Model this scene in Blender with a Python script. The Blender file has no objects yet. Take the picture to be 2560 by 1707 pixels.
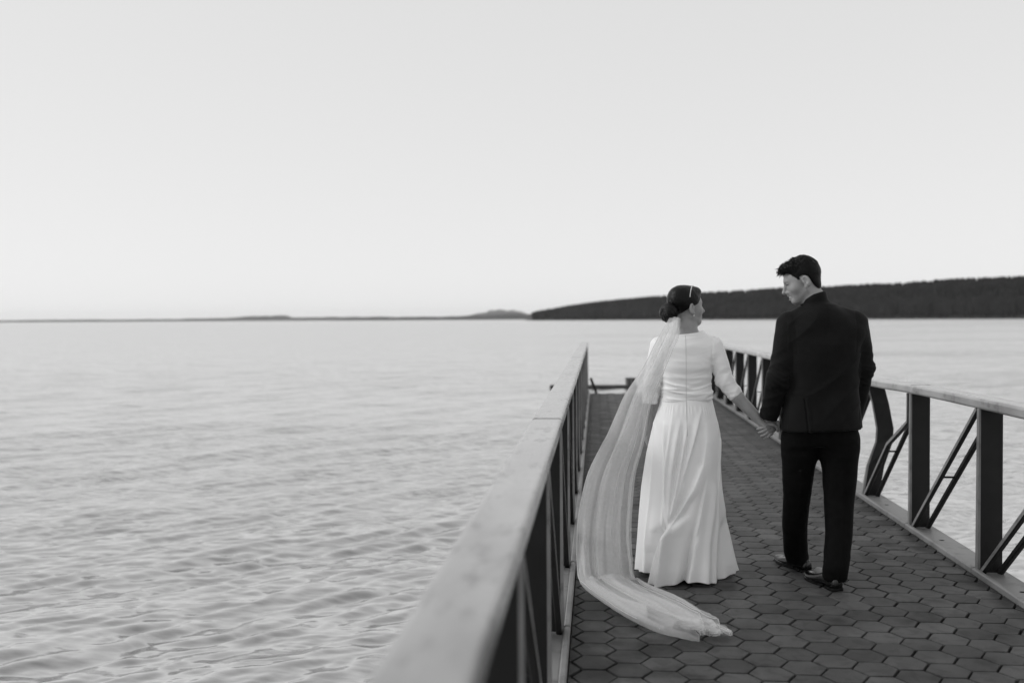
import bpy, math, random
import numpy as np
from mathutils import Vector, Matrix
from mathutils.bvhtree import BVHTree

random.seed(7)
RNG = np.random.default_rng(7)
scene = bpy.context.scene
COL = scene.collection

# ------------------------------------------------------------------ camera
cam_data = bpy.data.cameras.new('camera')
cam_data.sensor_width = 36.0
cam_data.sensor_fit = 'HORIZONTAL'
cam_data.lens = 35.0
cam_data.clip_start = 0.05
cam_data.clip_end = 60000.0
cam_data.dof.use_dof = True
cam_data.dof.focus_distance = 5.45
cam_data.dof.aperture_fstop = 1.7
cam = bpy.data.objects.new('camera', cam_data)
COL.objects.link(cam)
YAW, PITCH, ROLL = math.radians(4.829), math.radians(-1.274), math.radians(-0.315)
_f = Vector((-math.sin(YAW) * math.cos(PITCH), math.cos(YAW) * math.cos(PITCH), math.sin(PITCH)))
_r = Vector((math.cos(YAW), math.sin(YAW), 0.0))
_u = _r.cross(_f)
_r2 = math.cos(ROLL) * _r + math.sin(ROLL) * _u
_u2 = -math.sin(ROLL) * _r + math.cos(ROLL) * _u
_m = Matrix((_r2, _u2, -_f)).transposed().to_4x4()
_m.translation = Vector((0.0, 0.0, 1.44))
cam.matrix_world = _m
scene.camera = cam

# ------------------------------------------------------------------ sky, sun, exposure
SUN_EL, SUN_AZ = math.radians(34.0), math.radians(-94.0)   # azimuth from +Y, negative = left
world = bpy.data.worlds.new('World')
scene.world = world
world.use_nodes = True
wn, wl = world.node_tree.nodes, world.node_tree.links
wn.clear()
w_out = wn.new('ShaderNodeOutputWorld')
w_bg = wn.new('ShaderNodeBackground')
w_sky = wn.new('ShaderNodeTexSky')
w_sky.sky_type = 'NISHITA'
w_sky.sun_disc = False
w_sky.sun_elevation = SUN_EL
w_sky.sun_rotation = SUN_AZ
w_sky.air_density = 1.0
w_sky.dust_density = 0.4
w_bw = wn.new('ShaderNodeRGBToBW')          # black-and-white picture: only the sky's luminance
w_pow = wn.new('ShaderNodeMath'); w_pow.operation = 'POWER'; w_pow.inputs[1].default_value = 0.16
w_mul = wn.new('ShaderNodeMath'); w_mul.operation = 'MULTIPLY'; w_mul.inputs[1].default_value = 6.40
wl.new(w_sky.outputs[0], w_bw.inputs[0])
wl.new(w_bw.outputs[0], w_pow.inputs[0])
wl.new(w_pow.outputs[0], w_mul.inputs[0])
wl.new(w_mul.outputs[0], w_bg.inputs['Color'])
w_bg.inputs['Strength'].default_value = 0.10
wl.new(w_bg.outputs[0], w_out.inputs['Surface'])

sun_data = bpy.data.lights.new('sun', 'SUN')
sun_data.energy = 1.25
sun_data.angle = math.radians(22.0)
sun_data.color = (1.0, 1.0, 1.0)
sun = bpy.data.objects.new('sun', sun_data)
COL.objects.link(sun)
sd = Vector((math.sin(SUN_AZ) * math.cos(SUN_EL), math.cos(SUN_AZ) * math.cos(SUN_EL), math.sin(SUN_EL)))
sun.rotation_euler = sd.to_track_quat('Z', 'Y').to_euler()

vs = scene.view_settings
vs.view_transform = 'Standard'
vs.look = 'None'
vs.exposure = 0.0
vs.gamma = 1.0
vs.use_curve_mapping = False
scene.cycles.use_denoising = True
scene.cycles.transparent_max_bounces = 96
scene.cycles.max_bounces = 8
scene.cycles.volume_bounces = 1

# ------------------------------------------------------------------ materials
def new_mat(name):
    m = bpy.data.materials.new(name)
    m.use_nodes = True
    return m, m.node_tree.nodes, m.node_tree.links

def g3(v):
    return (v, v, v, 1.0)

def pbr(name, lo, hi, scale=8.0, rough=0.6, bump=0.0, bump_scale=60.0, bump_dist=0.002, detail=4.0, spec=0.5,
        sheen=0.0, sub=0.0, stretch=(1, 1, 1), rough_var=0.0, rand=0.0, coat=0.0, stain=0.0):
    m, N, L = new_mat(name)
    b = N['Principled BSDF']
    tc = N.new('ShaderNodeTexCoord')
    mp = N.new('ShaderNodeMapping'); mp.inputs['Scale'].default_value = stretch
    L.new(tc.outputs['Object'], mp.inputs[0])
    n = N.new('ShaderNodeTexNoise'); n.inputs['Scale'].default_value = scale; n.inputs['Detail'].default_value = detail
    L.new(mp.outputs[0], n.inputs['Vector'])
    r = N.new('ShaderNodeMapRange')
    r.inputs['From Min'].default_value = 0.3; r.inputs['From Max'].default_value = 0.7
    r.inputs['To Min'].default_value = lo; r.inputs['To Max'].default_value = hi
    L.new(n.outputs['Fac'], r.inputs['Value'])
    if stain:
        ns = N.new('ShaderNodeTexNoise'); ns.inputs['Scale'].default_value = 9.0; ns.inputs['Detail'].default_value = 9; ns.inputs['Roughness'].default_value = 0.7
        L.new(mp.outputs[0], ns.inputs['Vector'])
        rs = N.new('ShaderNodeMapRange'); rs.inputs['From Min'].default_value = 0.32; rs.inputs['From Max'].default_value = 0.47
        rs.inputs['To Min'].default_value = 1.0 - stain; rs.inputs['To Max'].default_value = 1.0; L.new(ns.outputs['Fac'], rs.inputs['Value'])
        mu = N.new('ShaderNodeMath'); mu.operation = 'MULTIPLY'; L.new(r.outputs[0], mu.inputs[0]); L.new(rs.outputs[0], mu.inputs[1])
        L.new(mu.outputs[0], b.inputs['Base Color'])
    else:
        L.new(r.outputs[0], b.inputs['Base Color'])
    b.inputs['Roughness'].default_value = rough
    b.inputs['Specular IOR Level'].default_value = spec
    if rough_var:
        rr = N.new('ShaderNodeMapRange')
        rr.inputs['From Min'].default_value = 0.3; rr.inputs['From Max'].default_value = 0.7
        rr.inputs['To Min'].default_value = rough - rough_var; rr.inputs['To Max'].default_value = rough + rough_var
        L.new(n.outputs['Fac'], rr.inputs['Value']); L.new(rr.outputs[0], b.inputs['Roughness'])
    if sheen:
        b.inputs['Sheen Weight'].default_value = sheen
        b.inputs['Sheen Roughness'].default_value = 0.4
    if sub:
        b.inputs['Subsurface Weight'].default_value = sub
        b.inputs['Subsurface Radius'].default_value = (0.01, 0.01, 0.01)
    if coat:
        b.inputs['Coat Weight'].default_value = coat
    if bump:
        n2 = N.new('ShaderNodeTexNoise'); n2.inputs['Scale'].default_value = bump_scale; n2.inputs['Detail'].default_value = 5
        L.new(mp.outputs[0], n2.inputs['Vector'])
        bp = N.new('ShaderNodeBump'); bp.inputs['Strength'].default_value = bump; bp.inputs['Distance'].default_value = bump_dist
        L.new(n2.outputs['Fac'], bp.inputs['Height']); L.new(bp.outputs[0], b.inputs['Normal'])
    return m

M = {}
M['pale_paint'] = pbr('pale_paint', 0.23, 0.44, 3.2, 0.20, 0.25, 110, 0.002, detail=12, spec=1.0, rough_var=0.07, stain=0.6, stretch=(1.8, 0.6, 1))
M['kerb_paint'] = pbr('kerb_paint', 0.15, 0.24, 4.0, 0.5, 0.3, 120, 0.002, detail=10, spec=0.4, rough_var=0.1, stain=0.4)
M['dark_paint'] = pbr('dark_paint', 0.009, 0.015, 6, 0.5, 0.15, 120, 0.001, spec=0.25)
M['soil'] = pbr('soil', 0.006, 0.014, 30, 0.95, 0.8, 120, 0.006, spec=0.1)
M['skin'] = pbr('skin', 0.27, 0.32, 14, 0.45, 0.15, 300, 0.0006, spec=0.4, sub=0.15)
M['skin_man'] = pbr('skin_man', 0.25, 0.31, 14, 0.45, 0.15, 300, 0.0006, spec=0.4, sub=0.15)
M['satin'] = pbr('satin', 0.80, 0.84, 3, 0.42, 0.12, 700, 0.0004, spec=0.35, sheen=0.15)
M['suit'] = pbr('suit', 0.004, 0.006, 30, 0.75, 0.25, 900, 0.0005, spec=0.15, sheen=0.05)
M['trouser_cloth'] = pbr('trouser_cloth', 0.0025, 0.0045, 30, 0.8, 0.25, 900, 0.0005, spec=0.1, sheen=0.015)
M['leather'] = pbr('leather', 0.004, 0.007, 20, 0.24, 0.15, 160, 0.0008, spec=0.6, coat=0.15)
M['teeth'] = pbr('teeth', 0.65, 0.7, 20, 0.25)
M['bead'] = pbr('bead', 0.6, 0.7, 40, 0.2, spec=0.8)
M['metal'] = pbr('metal', 0.5, 0.55, 40, 0.25, spec=0.8)
M['zip'] = pbr('zip', 0.36, 0.40, 200, 0.6)
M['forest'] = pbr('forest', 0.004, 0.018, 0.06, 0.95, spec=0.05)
M['bank'] = pbr('bank', 0.03, 0.05, 0.05, 0.95, spec=0.05)
M['far_land'] = pbr('far_land', 0.02, 0.035, 0.004, 0.95, spec=0.05)
M['wet_timber'] = pbr('wet_timber', 0.02, 0.05, 5, 0.7, 0.4, 20, 0.01)

def hair_mat(name, strands):
    m, N, L = new_mat(name)
    b = N['Principled BSDF']
    b.inputs['Base Color'].default_value = g3(0.003)
    b.inputs['Roughness'].default_value = 0.42
    b.inputs['Specular IOR Level'].default_value = 0.16
    tc = N.new('ShaderNodeTexCoord')
    mp = N.new('ShaderNodeMapping'); mp.inputs['Scale'].default_value = strands
    L.new(tc.outputs['Object'], mp.inputs[0])
    n = N.new('ShaderNodeTexNoise'); n.inputs['Scale'].default_value = 1.0; n.inputs['Detail'].default_value = 4
    n.inputs['Distortion'].default_value = 0.4
    L.new(mp.outputs[0], n.inputs['Vector'])
    bp = N.new('ShaderNodeBump'); bp.inputs['Strength'].default_value = 0.6; bp.inputs['Distance'].default_value = 0.004
    L.new(n.outputs['Fac'], bp.inputs['Height']); L.new(bp.outputs[0], b.inputs['Normal'])
    return m
M['hair'] = hair_mat('hair', (60, 60, 220))
M['hair'].node_tree.nodes['Principled BSDF'].inputs['Specular IOR Level'].default_value = 0.2
M['hair'].node_tree.nodes['Principled BSDF'].inputs['Roughness'].default_value = 0.34
M['hair_man'] = hair_mat('hair_man', (140, 140, 160))

def paver_mat():
    m, N, L = new_mat('paver')
    b = N['Principled BSDF']
    geo = N.new('ShaderNodeNewGeometry'); oi = N.new('ShaderNodeObjectInfo')
    ad = N.new('ShaderNodeMath'); ad.operation = 'ADD'
    L.new(geo.outputs['Random Per Island'], ad.inputs[0]); L.new(oi.outputs['Random'], ad.inputs[1])
    fr = N.new('ShaderNodeMath'); fr.operation = 'FRACT'; L.new(ad.outputs[0], fr.inputs[0])
    base = N.new('ShaderNodeMapRange'); base.inputs['To Min'].default_value = 0.042; base.inputs['To Max'].default_value = 0.084
    L.new(fr.outputs[0], base.inputs['Value'])
    # blotches and fine grain, in world position so they run on from one stone to the next
    n1 = N.new('ShaderNodeTexNoise'); n1.inputs['Scale'].default_value = 4.0; n1.inputs['Detail'].default_value = 6
    n2 = N.new('ShaderNodeTexNoise'); n2.inputs['Scale'].default_value = 260.0; n2.inputs['Detail'].default_value = 3
    n3 = N.new('ShaderNodeTexNoise'); n3.inputs['Scale'].default_value = 17.0; n3.inputs['Detail'].default_value = 5
    n3.inputs['Distortion'].default_value = 0.6
    for n in (n1, n2, n3): L.new(geo.outputs['Position'], n.inputs['Vector'])
    def rng(src, a, c, lo, hi):
        r = N.new('ShaderNodeMapRange'); r.inputs['From Min'].default_value = a; r.inputs['From Max'].default_value = c
        r.inputs['To Min'].default_value = lo; r.inputs['To Max'].default_value = hi; L.new(src, r.inputs['Value']); return r.outputs[0]
    def mul(a, c):
        x = N.new('ShaderNodeMath'); x.operation = 'MULTIPLY'; L.new(a, x.inputs[0]); L.new(c, x.inputs[1]); return x.outputs[0]
    v = mul(base.outputs[0], rng(n1.outputs['Fac'], 0.3, 0.7, 0.66, 1.3))
    v = mul(v, rng(n2.outputs['Fac'], 0.3, 0.7, 0.82, 1.18))
    v = mul(v, rng(n3.outputs['Fac'], 0.36, 0.50, 0.68, 1.0))
    # dirt along both kerbs, ragged outline; wider left band also paints in rail shade
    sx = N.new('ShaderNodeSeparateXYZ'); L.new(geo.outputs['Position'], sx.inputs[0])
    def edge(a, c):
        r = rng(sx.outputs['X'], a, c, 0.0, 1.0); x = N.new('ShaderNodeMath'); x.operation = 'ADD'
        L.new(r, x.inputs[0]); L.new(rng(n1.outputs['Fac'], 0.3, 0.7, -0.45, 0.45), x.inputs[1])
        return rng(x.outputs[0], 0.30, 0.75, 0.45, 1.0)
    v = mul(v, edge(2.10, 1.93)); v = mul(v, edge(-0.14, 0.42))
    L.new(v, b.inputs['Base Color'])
    b.inputs['Roughness'].default_value = 0.62
    b.inputs['Specular IOR Level'].default_value = 0.35
    bp = N.new('ShaderNodeBump'); bp.inputs['Strength'].default_value = 0.5; bp.inputs['Distance'].default_value = 0.0015
    L.new(n2.outputs['Fac'], bp.inputs['Height']); L.new(bp.outputs[0], b.inputs['Normal'])
    return m
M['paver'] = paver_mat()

def water_mat():
    m, N, L = new_mat('water')
    N.remove(N['Principled BSDF'])
    geo = N.new('ShaderNodeNewGeometry')
    mp = N.new('ShaderNodeMapping'); mp.inputs['Rotation'].default_value = (0, 0, math.radians(-58)); mp.inputs['Scale'].default_value = (0.38, 1.0, 1.0)
    L.new(geo.outputs['Position'], mp.inputs[0])
    n1 = N.new('ShaderNodeTexNoise'); n1.inputs['Scale'].default_value = 6.0; n1.inputs['Detail'].default_value = 4; n1.inputs['Roughness'].default_value = 0.55
    n2 = N.new('ShaderNodeTexNoise'); n2.inputs['Scale'].default_value = 0.05; n2.inputs['Detail'].default_value = 4
    n3 = N.new('ShaderNodeTexNoise'); n3.inputs['Scale'].default_value = 1.1; n3.inputs['Detail'].default_value = 4
    n4 = N.new('ShaderNodeTexNoise'); n4.inputs['Scale'].default_value = 0.22; n4.inputs['Detail'].default_value = 5; n4.inputs['Roughness'].default_value = 0.7
    for n in (n1, n2, n3, n4): L.new(mp.outputs[0], n.inputs['Vector'])
    b3 = N.new('ShaderNodeBump'); b3.inputs['Strength'].default_value = 0.6; b3.inputs['Distance'].default_value = 0.6
    L.new(n4.outputs['Fac'], b3.inputs['Height'])
    b2 = N.new('ShaderNodeBump'); b2.inputs['Strength'].default_value = 0.6; b2.inputs['Distance'].default_value = 0.2
    L.new(n3.outputs['Fac'], b2.inputs['Height']); L.new(b3.outputs[0], b2.inputs['Normal'])
    cv = N.new('ShaderNodeVectorMath'); cv.operation = 'SUBTRACT'; cv.inputs[1].default_value = (0.5, 0.5, 0.5)
    L.new(n1.outputs['Color'], cv.inputs[0])
    cm = N.new('ShaderNodeVectorMath'); cm.operation = 'MULTIPLY'; cm.inputs[1].default_value = (0.75, 0.75, 0.0)
    L.new(cv.outputs[0], cm.inputs[0])
    ca = N.new('ShaderNodeVectorMath'); ca.operation = 'ADD'; L.new(b2.outputs[0], ca.inputs[0]); L.new(cm.outputs[0], ca.inputs[1])
    b1 = N.new('ShaderNodeVectorMath'); b1.operation = 'NORMALIZE'; L.new(ca.outputs[0], b1.inputs[0])
    lw = N.new('ShaderNodeLayerWeight'); lw.inputs['Blend'].default_value = 0.5
    L.new(b1.outputs[0], lw.inputs['Normal'])
    pw = N.new('ShaderNodeMath'); pw.operation = 'POWER'; pw.inputs[1].default_value = 0.9
    L.new(lw.outputs['Facing'], pw.inputs[0])
    body = N.new('ShaderNodeBsdfDiffuse'); body.inputs['Color'].default_value = g3(0.08)       # silty water
    gl = N.new('ShaderNodeBsdfGlossy'); gl.inputs['Color'].default_value = g3(0.93)
    L.new(b1.outputs[0], gl.inputs['Normal'])
    # wind patches: ruffled and smooth water differ in gloss
    rr = N.new('ShaderNodeMapRange'); rr.inputs['From Min'].default_value = 0.3; rr.inputs['From Max'].default_value = 0.7
    rr.inputs['To Min'].default_value = 0.12; rr.inputs['To Max'].default_value = 0.26
    L.new(n2.outputs['Fac'], rr.inputs['Value']); L.new(rr.outputs[0], gl.inputs['Roughness'])
    mx = N.new('ShaderNodeMixShader')
    sc_ = N.new('ShaderNodeMath'); sc_.operation = 'MULTIPLY'; sc_.inputs[1].default_value = 0.94; L.new(pw.outputs[0], sc_.inputs[0])
    L.new(sc_.outputs[0], mx.inputs[0]); L.new(body.outputs[0], mx.inputs[1]); L.new(gl.outputs[0], mx.inputs[2])
    L.new(mx.outputs[0], N['Material Output'].inputs['Surface'])
    return m
M['water'] = water_mat()

def veil_mat():
    m, N, L = new_mat('tulle')
    N.remove(N['Principled BSDF'])
    out = N['Material Output']
    tr = N.new('ShaderNodeBsdfTransparent')
    di = N.new('ShaderNodeBsdfDiffuse'); di.inputs['Color'].default_value = g3(0.86)
    tl = N.new('ShaderNodeBsdfTranslucent'); tl.inputs['Color'].default_value = g3(0.86)
    mx = N.new('ShaderNodeMixShader'); mx.inputs[0].default_value = 0.45
    L.new(di.outputs[0], mx.inputs[1]); L.new(tl.outputs[0], mx.inputs[2])
    tc = N.new('ShaderNodeTexCoord')
    n = N.new('ShaderNodeTexNoise'); n.inputs['Scale'].default_value = 55; n.inputs['Detail'].default_value = 3
    L.new(tc.outputs['Object'], n.inputs['Vector'])
    r = N.new('ShaderNodeMapRange'); r.inputs['From Min'].default_value = 0.3; r.inputs['From Max'].default_value = 0.7
    r.inputs['To Min'].default_value = 0.29; r.inputs['To Max'].default_value = 0.32
    L.new(n.outputs['Fac'], r.inputs['Value'])
    m2 = N.new('ShaderNodeMixShader')
    L.new(r.outputs[0], m2.inputs[0]); L.new(tr.outputs[0], m2.inputs[1]); L.new(mx.outputs[0], m2.inputs[2])
    L.new(m2.outputs[0], out.inputs['Surface'])
    return m
M['tulle'] = veil_mat()
M['hem_thread'] = pbr('hem_thread', 0.6, 0.7, 40, 0.7)

# ------------------------------------------------------------------ object helpers
def mesh_of(name, verts, faces, smooth=False):
    me = bpy.data.meshes.new(name)
    if isinstance(verts, np.ndarray):
        verts = verts.tolist()
    if isinstance(faces, np.ndarray):
        faces = faces.tolist()
    me.from_pydata(verts, [], faces)
    me.update()
    if smooth:
        me.polygons.foreach_set('use_smooth', [True] * len(me.polygons))
    return me

def add(name, me, mat=None, parent=None):
    o = bpy.data.objects.new(name, me)
    COL.objects.link(o)
    if mat is not None and me is not None and len(me.materials) == 0:
        me.materials.append(M[mat])
    if parent is not None:
        o.parent = parent
    return o

def tag(o, label=None, cat=None, group=None, kind=None):
    if label: o['label'] = label
    if cat: o['category'] = cat
    if group: o['group'] = group
    if kind: o['kind'] = kind
    return o

def empty(name, loc):
    o = bpy.data.objects.new(name, None)
    o.empty_display_size = 0.2
    COL.objects.link(o)
    o.location = loc
    bpy.context.view_layer.update()
    return o

def part(name, me, mat, parent):
    """child whose mesh is given in world coordinates"""
    o = add(name, me, mat)
    o.parent = parent
    p = parent; off = Vector((0, 0, 0))
    while p is not None:
        off += p.location; p = p.parent
    o.location = -off
    return o

def box_bevel(x0, x1, y0, y1, z0, z1, b=0.004):
    """box with chamfered edges"""
    v, f = [], []
    def ring(z, ins):
        pts = [(x0 + ins + b, y0 + ins), (x1 - ins - b, y0 + ins), (x1 - ins, y0 + ins + b), (x1 - ins, y1 - ins - b),
               (x1 - ins - b, y1 - ins), (x0 + ins + b, y1 - ins), (x0 + ins, y1 - ins - b), (x0 + ins, y0 + ins + b)]
        i = len(v); v.extend([(p[0], p[1], z) for p in pts]); return list(range(i, i + 8))
    r = [ring(z0, b), ring(z0 + b, 0), ring(z1 - b, 0), ring(z1, b)]
    f.append(r[0][::-1]); f.append(r[3])
    for a, c in zip(r[:-1], r[1:]):
        for i in range(8):
            j = (i + 1) % 8
            f.append((a[i], a[j], c[j], c[i]))
    return v, f

def bar(points, w, h, side=(1, 0, 0)):
    """rectangular bar along a polyline; w across `side`, h across the other"""
    v, f = [], []
    P = [Vector(p) for p in points]; S = Vector(side).normalized()
    for i, p in enumerate(P):
        d = (P[min(i + 1, len(P) - 1)] - P[max(i - 1, 0)]).normalized()
        n = d.cross(S).normalized(); s = n.cross(d).normalized()
        c = 0.18
        for a, q in ((-.5, -.5 + c), (-.5 + c, -.5), (.5 - c, -.5), (.5, -.5 + c), (.5, .5 - c), (.5 - c, .5), (-.5 + c, .5), (-.5, .5 - c)):
            v.append(tuple(p + s * a * w + n * q * h))
    for i in range(len(P) - 1):
        for k in range(8):
            a, b2 = i * 8 + k, i * 8 + (k + 1) % 8
            f.append((a, b2, b2 + 8, a + 8))
    f.append(tuple(range(7, -1, -1))); f.append(tuple(range((len(P) - 1) * 8, len(P) * 8)))
    return v, f

def tube(points, radii, n=8, cap=True):
    v, f = [], []
    P = [Vector(p) for p in points]
    ref = Vector((0.3, 0.2, 0.93))
    for i, p in enumerate(P):
        d = (P[min(i + 1, len(P) - 1)] - P[max(i - 1, 0)])
        d = d.normalized() if d.length > 1e-9 else Vector((0, 0, 1))
        a = d.cross(ref)
        a = a.normalized() if a.length > 1e-6 else Vector((1, 0, 0))
        b2 = d.cross(a)
        r = radii[i] if hasattr(radii, '__len__') else radii
        for k in range(n):
            t = 2 * math.pi * k / n
            v.append(tuple(p + (a * math.cos(t) + b2 * math.sin(t)) * r))
    for i in range(len(P) - 1):
        for k in range(n):
            q, w = i * n + k, i * n + (k + 1) % n
            f.append((q, w, w + n, q + n))
    if cap:
        f.append(tuple(range(n - 1, -1, -1))); f.append(tuple(range((len(P) - 1) * n, len(P) * n)))
    return v, f

def join(list_vf):
    V, F = [], []
    for v, f in list_vf:
        o = len(V); V.extend(v); F.extend([tuple(i + o for i in q) for q in f])
    return V, F

def catmull(pts, n):
    P = np.asarray(pts, float); m = len(P)
    t = np.linspace(0, m - 1 - 1e-9, n); i = t.astype(int); u = (t - i)[:, None]
    p1 = P[i]; p2 = P[np.minimum(i + 1, m - 1)]; p0 = P[np.maximum(i - 1, 0)]; p3 = P[np.minimum(i + 2, m - 1)]
    return 0.5 * ((2 * p1) + (-p0 + p2) * u + (2 * p0 - 5 * p1 + 4 * p2 - p3) * u**2 + (-p0 + 3 * p1 - 3 * p2 + p3) * u**3)

# value noise, vectorised
_tab = RNG.random(4096)
def vnoise(p):
    p = np.asarray(p, float); i = np.floor(p).astype(np.int64); f = p - i; f = f * f * (3 - 2 * f)
    def h(a, b, c): return _tab[(a * 73856093 ^ b * 19349663 ^ c * 83492791) & 4095]
    x, y, z = i[..., 0], i[..., 1], i[..., 2]; u, v, w = f[..., 0], f[..., 1], f[..., 2]
    def l(a, b, t): return a + (b - a) * t
    return l(l(l(h(x, y, z), h(x + 1, y, z), u), l(h(x, y + 1, z), h(x + 1, y + 1, z), u), v),
             l(l(h(x, y, z + 1), h(x + 1, y, z + 1), u), l(h(x, y + 1, z + 1), h(x + 1, y + 1, z + 1), u), v), w) * 2 - 1

# ------------------------------------------------------------------ implicit surfaces (bodies and clothes)
class Field:
    def __init__(s, xs, ys, zs):
        s.x, s.y, s.z = [np.asarray(a, np.float32) for a in (xs, ys, zs)]
        s.f = np.full((len(s.x), len(s.y), len(s.z)), 0.5, np.float32)
    def _reg(s, lo, hi):
        sl = []
        for a, l, h in zip((s.x, s.y, s.z), lo, hi):
            i, j = np.searchsorted(a, l), np.searchsorted(a, h)
            if j <= i: return None
            sl.append(slice(i, j))
        return tuple(sl)
    def op(s, fn, lo, hi, k=0.01, mode='add', clip=()):
        m = k + 0.02
        if mode == 'cut': m = 0.02
        r = s._reg(np.asarray(lo) - m, np.asarray(hi) + m)
        if r is None: return
        X = s.x[r[0]][:, None, None]; Y = s.y[r[1]][None, :, None]; Z = s.z[r[2]][None, None, :]
        d = fn(X, Y, Z)
        for pt, n in clip:
            d = np.maximum(d, (X - pt[0]) * n[0] + (Y - pt[1]) * n[1] + (Z - pt[2]) * n[2])
        a = s.f[r]
        if mode == 'add':
            h = np.maximum(k - np.abs(a - d), 0) / k
            s.f[r] = np.minimum(a, d) - h * h * k * 0.25
        else:
            d = -d
            h = np.maximum(k - np.abs(a - d), 0) / k
            s.f[r] = np.maximum(a, d) + h * h * k * 0.25
    def cap(s, a, b, ra, rb=None, k=0.01, mode='add', clip=()):
        rb = ra if rb is None else rb
        a = np.asarray(a, float); b = np.asarray(b, float); ba = b - a; q = float(ba @ ba) + 1e-12
        R = max(ra, rb)
        def fn(X, Y, Z):
            px, py, pz = X - a[0], Y - a[1], Z - a[2]
            h = np.clip((px * ba[0] + py * ba[1] + pz * ba[2]) / q, 0, 1)
            return np.sqrt((px - ba[0] * h)**2 + (py - ba[1] * h)**2 + (pz - ba[2] * h)**2) - (ra + (rb - ra) * h)
        s.op(fn, np.minimum(a, b) - R, np.maximum(a, b) + R, k, mode, clip)
    def chain(s, pts, rad, k=0.012, clip=()):
        P = np.asarray(pts, float); R = max(rad)
        def fn(X, Y, Z):
            out = None
            for i in range(len(P) - 1):
                a = P[i]; ba = P[i + 1] - a; q = float(ba @ ba) + 1e-12
                px, py, pz = X - a[0], Y - a[1], Z - a[2]
                h = np.clip((px * ba[0] + py * ba[1] + pz * ba[2]) / q, 0, 1)
                d = np.sqrt((px - ba[0] * h)**2 + (py - ba[1] * h)**2 + (pz - ba[2] * h)**2) - (rad[i] + (rad[i + 1] - rad[i]) * h)
                out = d if out is None else np.minimum(out, d)
            return out
        s.op(fn, P.min(0) - R, P.max(0) + R, k, 'add', clip)
    def ell(s, c, r, R=None, k=0.01, mode='add', clip=()):
        c = np.asarray(c, float); r = np.asarray(r, float); R = np.eye(3) if R is None else np.asarray(R)
        m = float(r.max())
        def fn(X, Y, Z):
            p = [X - c[0], Y - c[1], Z - c[2]]
            q = [p[0] * R[0, i] + p[1] * R[1, i] + p[2] * R[2, i] for i in range(3)]
            k0 = np.sqrt(sum((q[i] / r[i])**2 for i in range(3)))
            k1 = np.sqrt(sum((q[i] / r[i]**2)**2 for i in range(3))) + 1e-9
            return k0 * (k0 - 1) / k1
        s.op(fn, c - m, c + m, k, mode, clip)
    def stack(s, rows, k=0.02, n=2.2):
        A = np.asarray(rows, float)   # z cx cy rx ry
        z = A[:, 0]
        def fn(X, Y, Z):
            cx, cy, rx, ry = [np.interp(Z, z, A[:, i]) for i in (1, 2, 3, 4)]
            q = (np.abs((X - cx) / rx)**n + np.abs((Y - cy) / ry)**n)**(1 / n)
            d = (q - 1) * np.minimum(rx, ry)
            return np.maximum(d, np.maximum(z[0] - Z, Z - z[-1]))
        R = max(A[:, 3].max(), A[:, 4].max())
        s.op(fn, (A[:, 1].min() - R, A[:, 2].min() - R, z[0]), (A[:, 1].max() + R, A[:, 2].max() + R, z[-1]), k)
    def cutfn(s, fn):
        X = s.x[:, None, None]; Y = s.y[None, :, None]; Z = s.z[None, None, :]
        s.f = np.maximum(s.f, fn(X, Y, Z).astype(np.float32))
    def mesh(s):
        f = s.f; ins = f < 0
        nx, ny, nz = f.shape
        c = np.zeros((nx - 1, ny - 1, nz - 1), np.uint8)
        for dx in (0, 1):
            for dy in (0, 1):
                for dz in (0, 1):
                    c += ins[dx:nx - 1 + dx, dy:ny - 1 + dy, dz:nz - 1 + dz]
        act = np.argwhere((c > 0) & (c < 8))
        idx = np.full(c.shape, -1, np.int64)
        idx[act[:, 0], act[:, 1], act[:, 2]] = np.arange(len(act))
        acc = np.zeros((len(act), 3)); cnt = np.zeros(len(act))
        ax = (s.x, s.y, s.z)
        cor = [(a, b, d) for a in (0, 1) for b in (0, 1) for d in (0, 1)]
        for p in cor:
            for q in cor:
                if sum(q) - sum(p) != 1 or any(q[i] < p[i] for i in range(3)): continue
                i0 = act + np.array(p); i1 = act + np.array(q)
                a = f[i0[:, 0], i0[:, 1], i0[:, 2]]; b = f[i1[:, 0], i1[:, 1], i1[:, 2]]
                m = (a < 0) != (b < 0)
                t = np.where(m, a / np.where(m, a - b, 1), 0)[:, None]
                P0 = np.stack([ax[k][i0[:, k]] for k in range(3)], 1); P1 = np.stack([ax[k][i1[:, k]] for k in range(3)], 1)
                acc += np.where(m[:, None], P0 + (P1 - P0) * t, 0); cnt += m
        V = acc / cnt[:, None]
        F = []
        for d in range(3):
            e1, e2 = [(1, 2), (2, 0), (0, 1)][d]
            sl0 = [slice(None)] * 3; sl1 = [slice(None)] * 3
            sl0[d] = slice(0, -1); sl1[d] = slice(1, None)
            a, b = ins[tuple(sl0)], ins[tuple(sl1)]
            E = np.argwhere(a != b)
            ok = (E[:, e1] > 0) & (E[:, e2] > 0) & (E[:, e1] < f.shape[e1] - 1) & (E[:, e2] < f.shape[e2] - 1)
            E = E[ok]
            flip = a[E[:, 0], E[:, 1], E[:, 2]]
            def at(o1, o2):
                q = E.copy(); q[:, e1] += o1; q[:, e2] += o2
                return idx[q[:, 0], q[:, 1], q[:, 2]]
            quad = np.stack([at(-1, -1), at(0, -1), at(0, 0), at(-1, 0)], 1)
            quad[~flip] = quad[~flip][:, ::-1]
            F.append(quad)
        F = np.concatenate(F)
        return V, F

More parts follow.
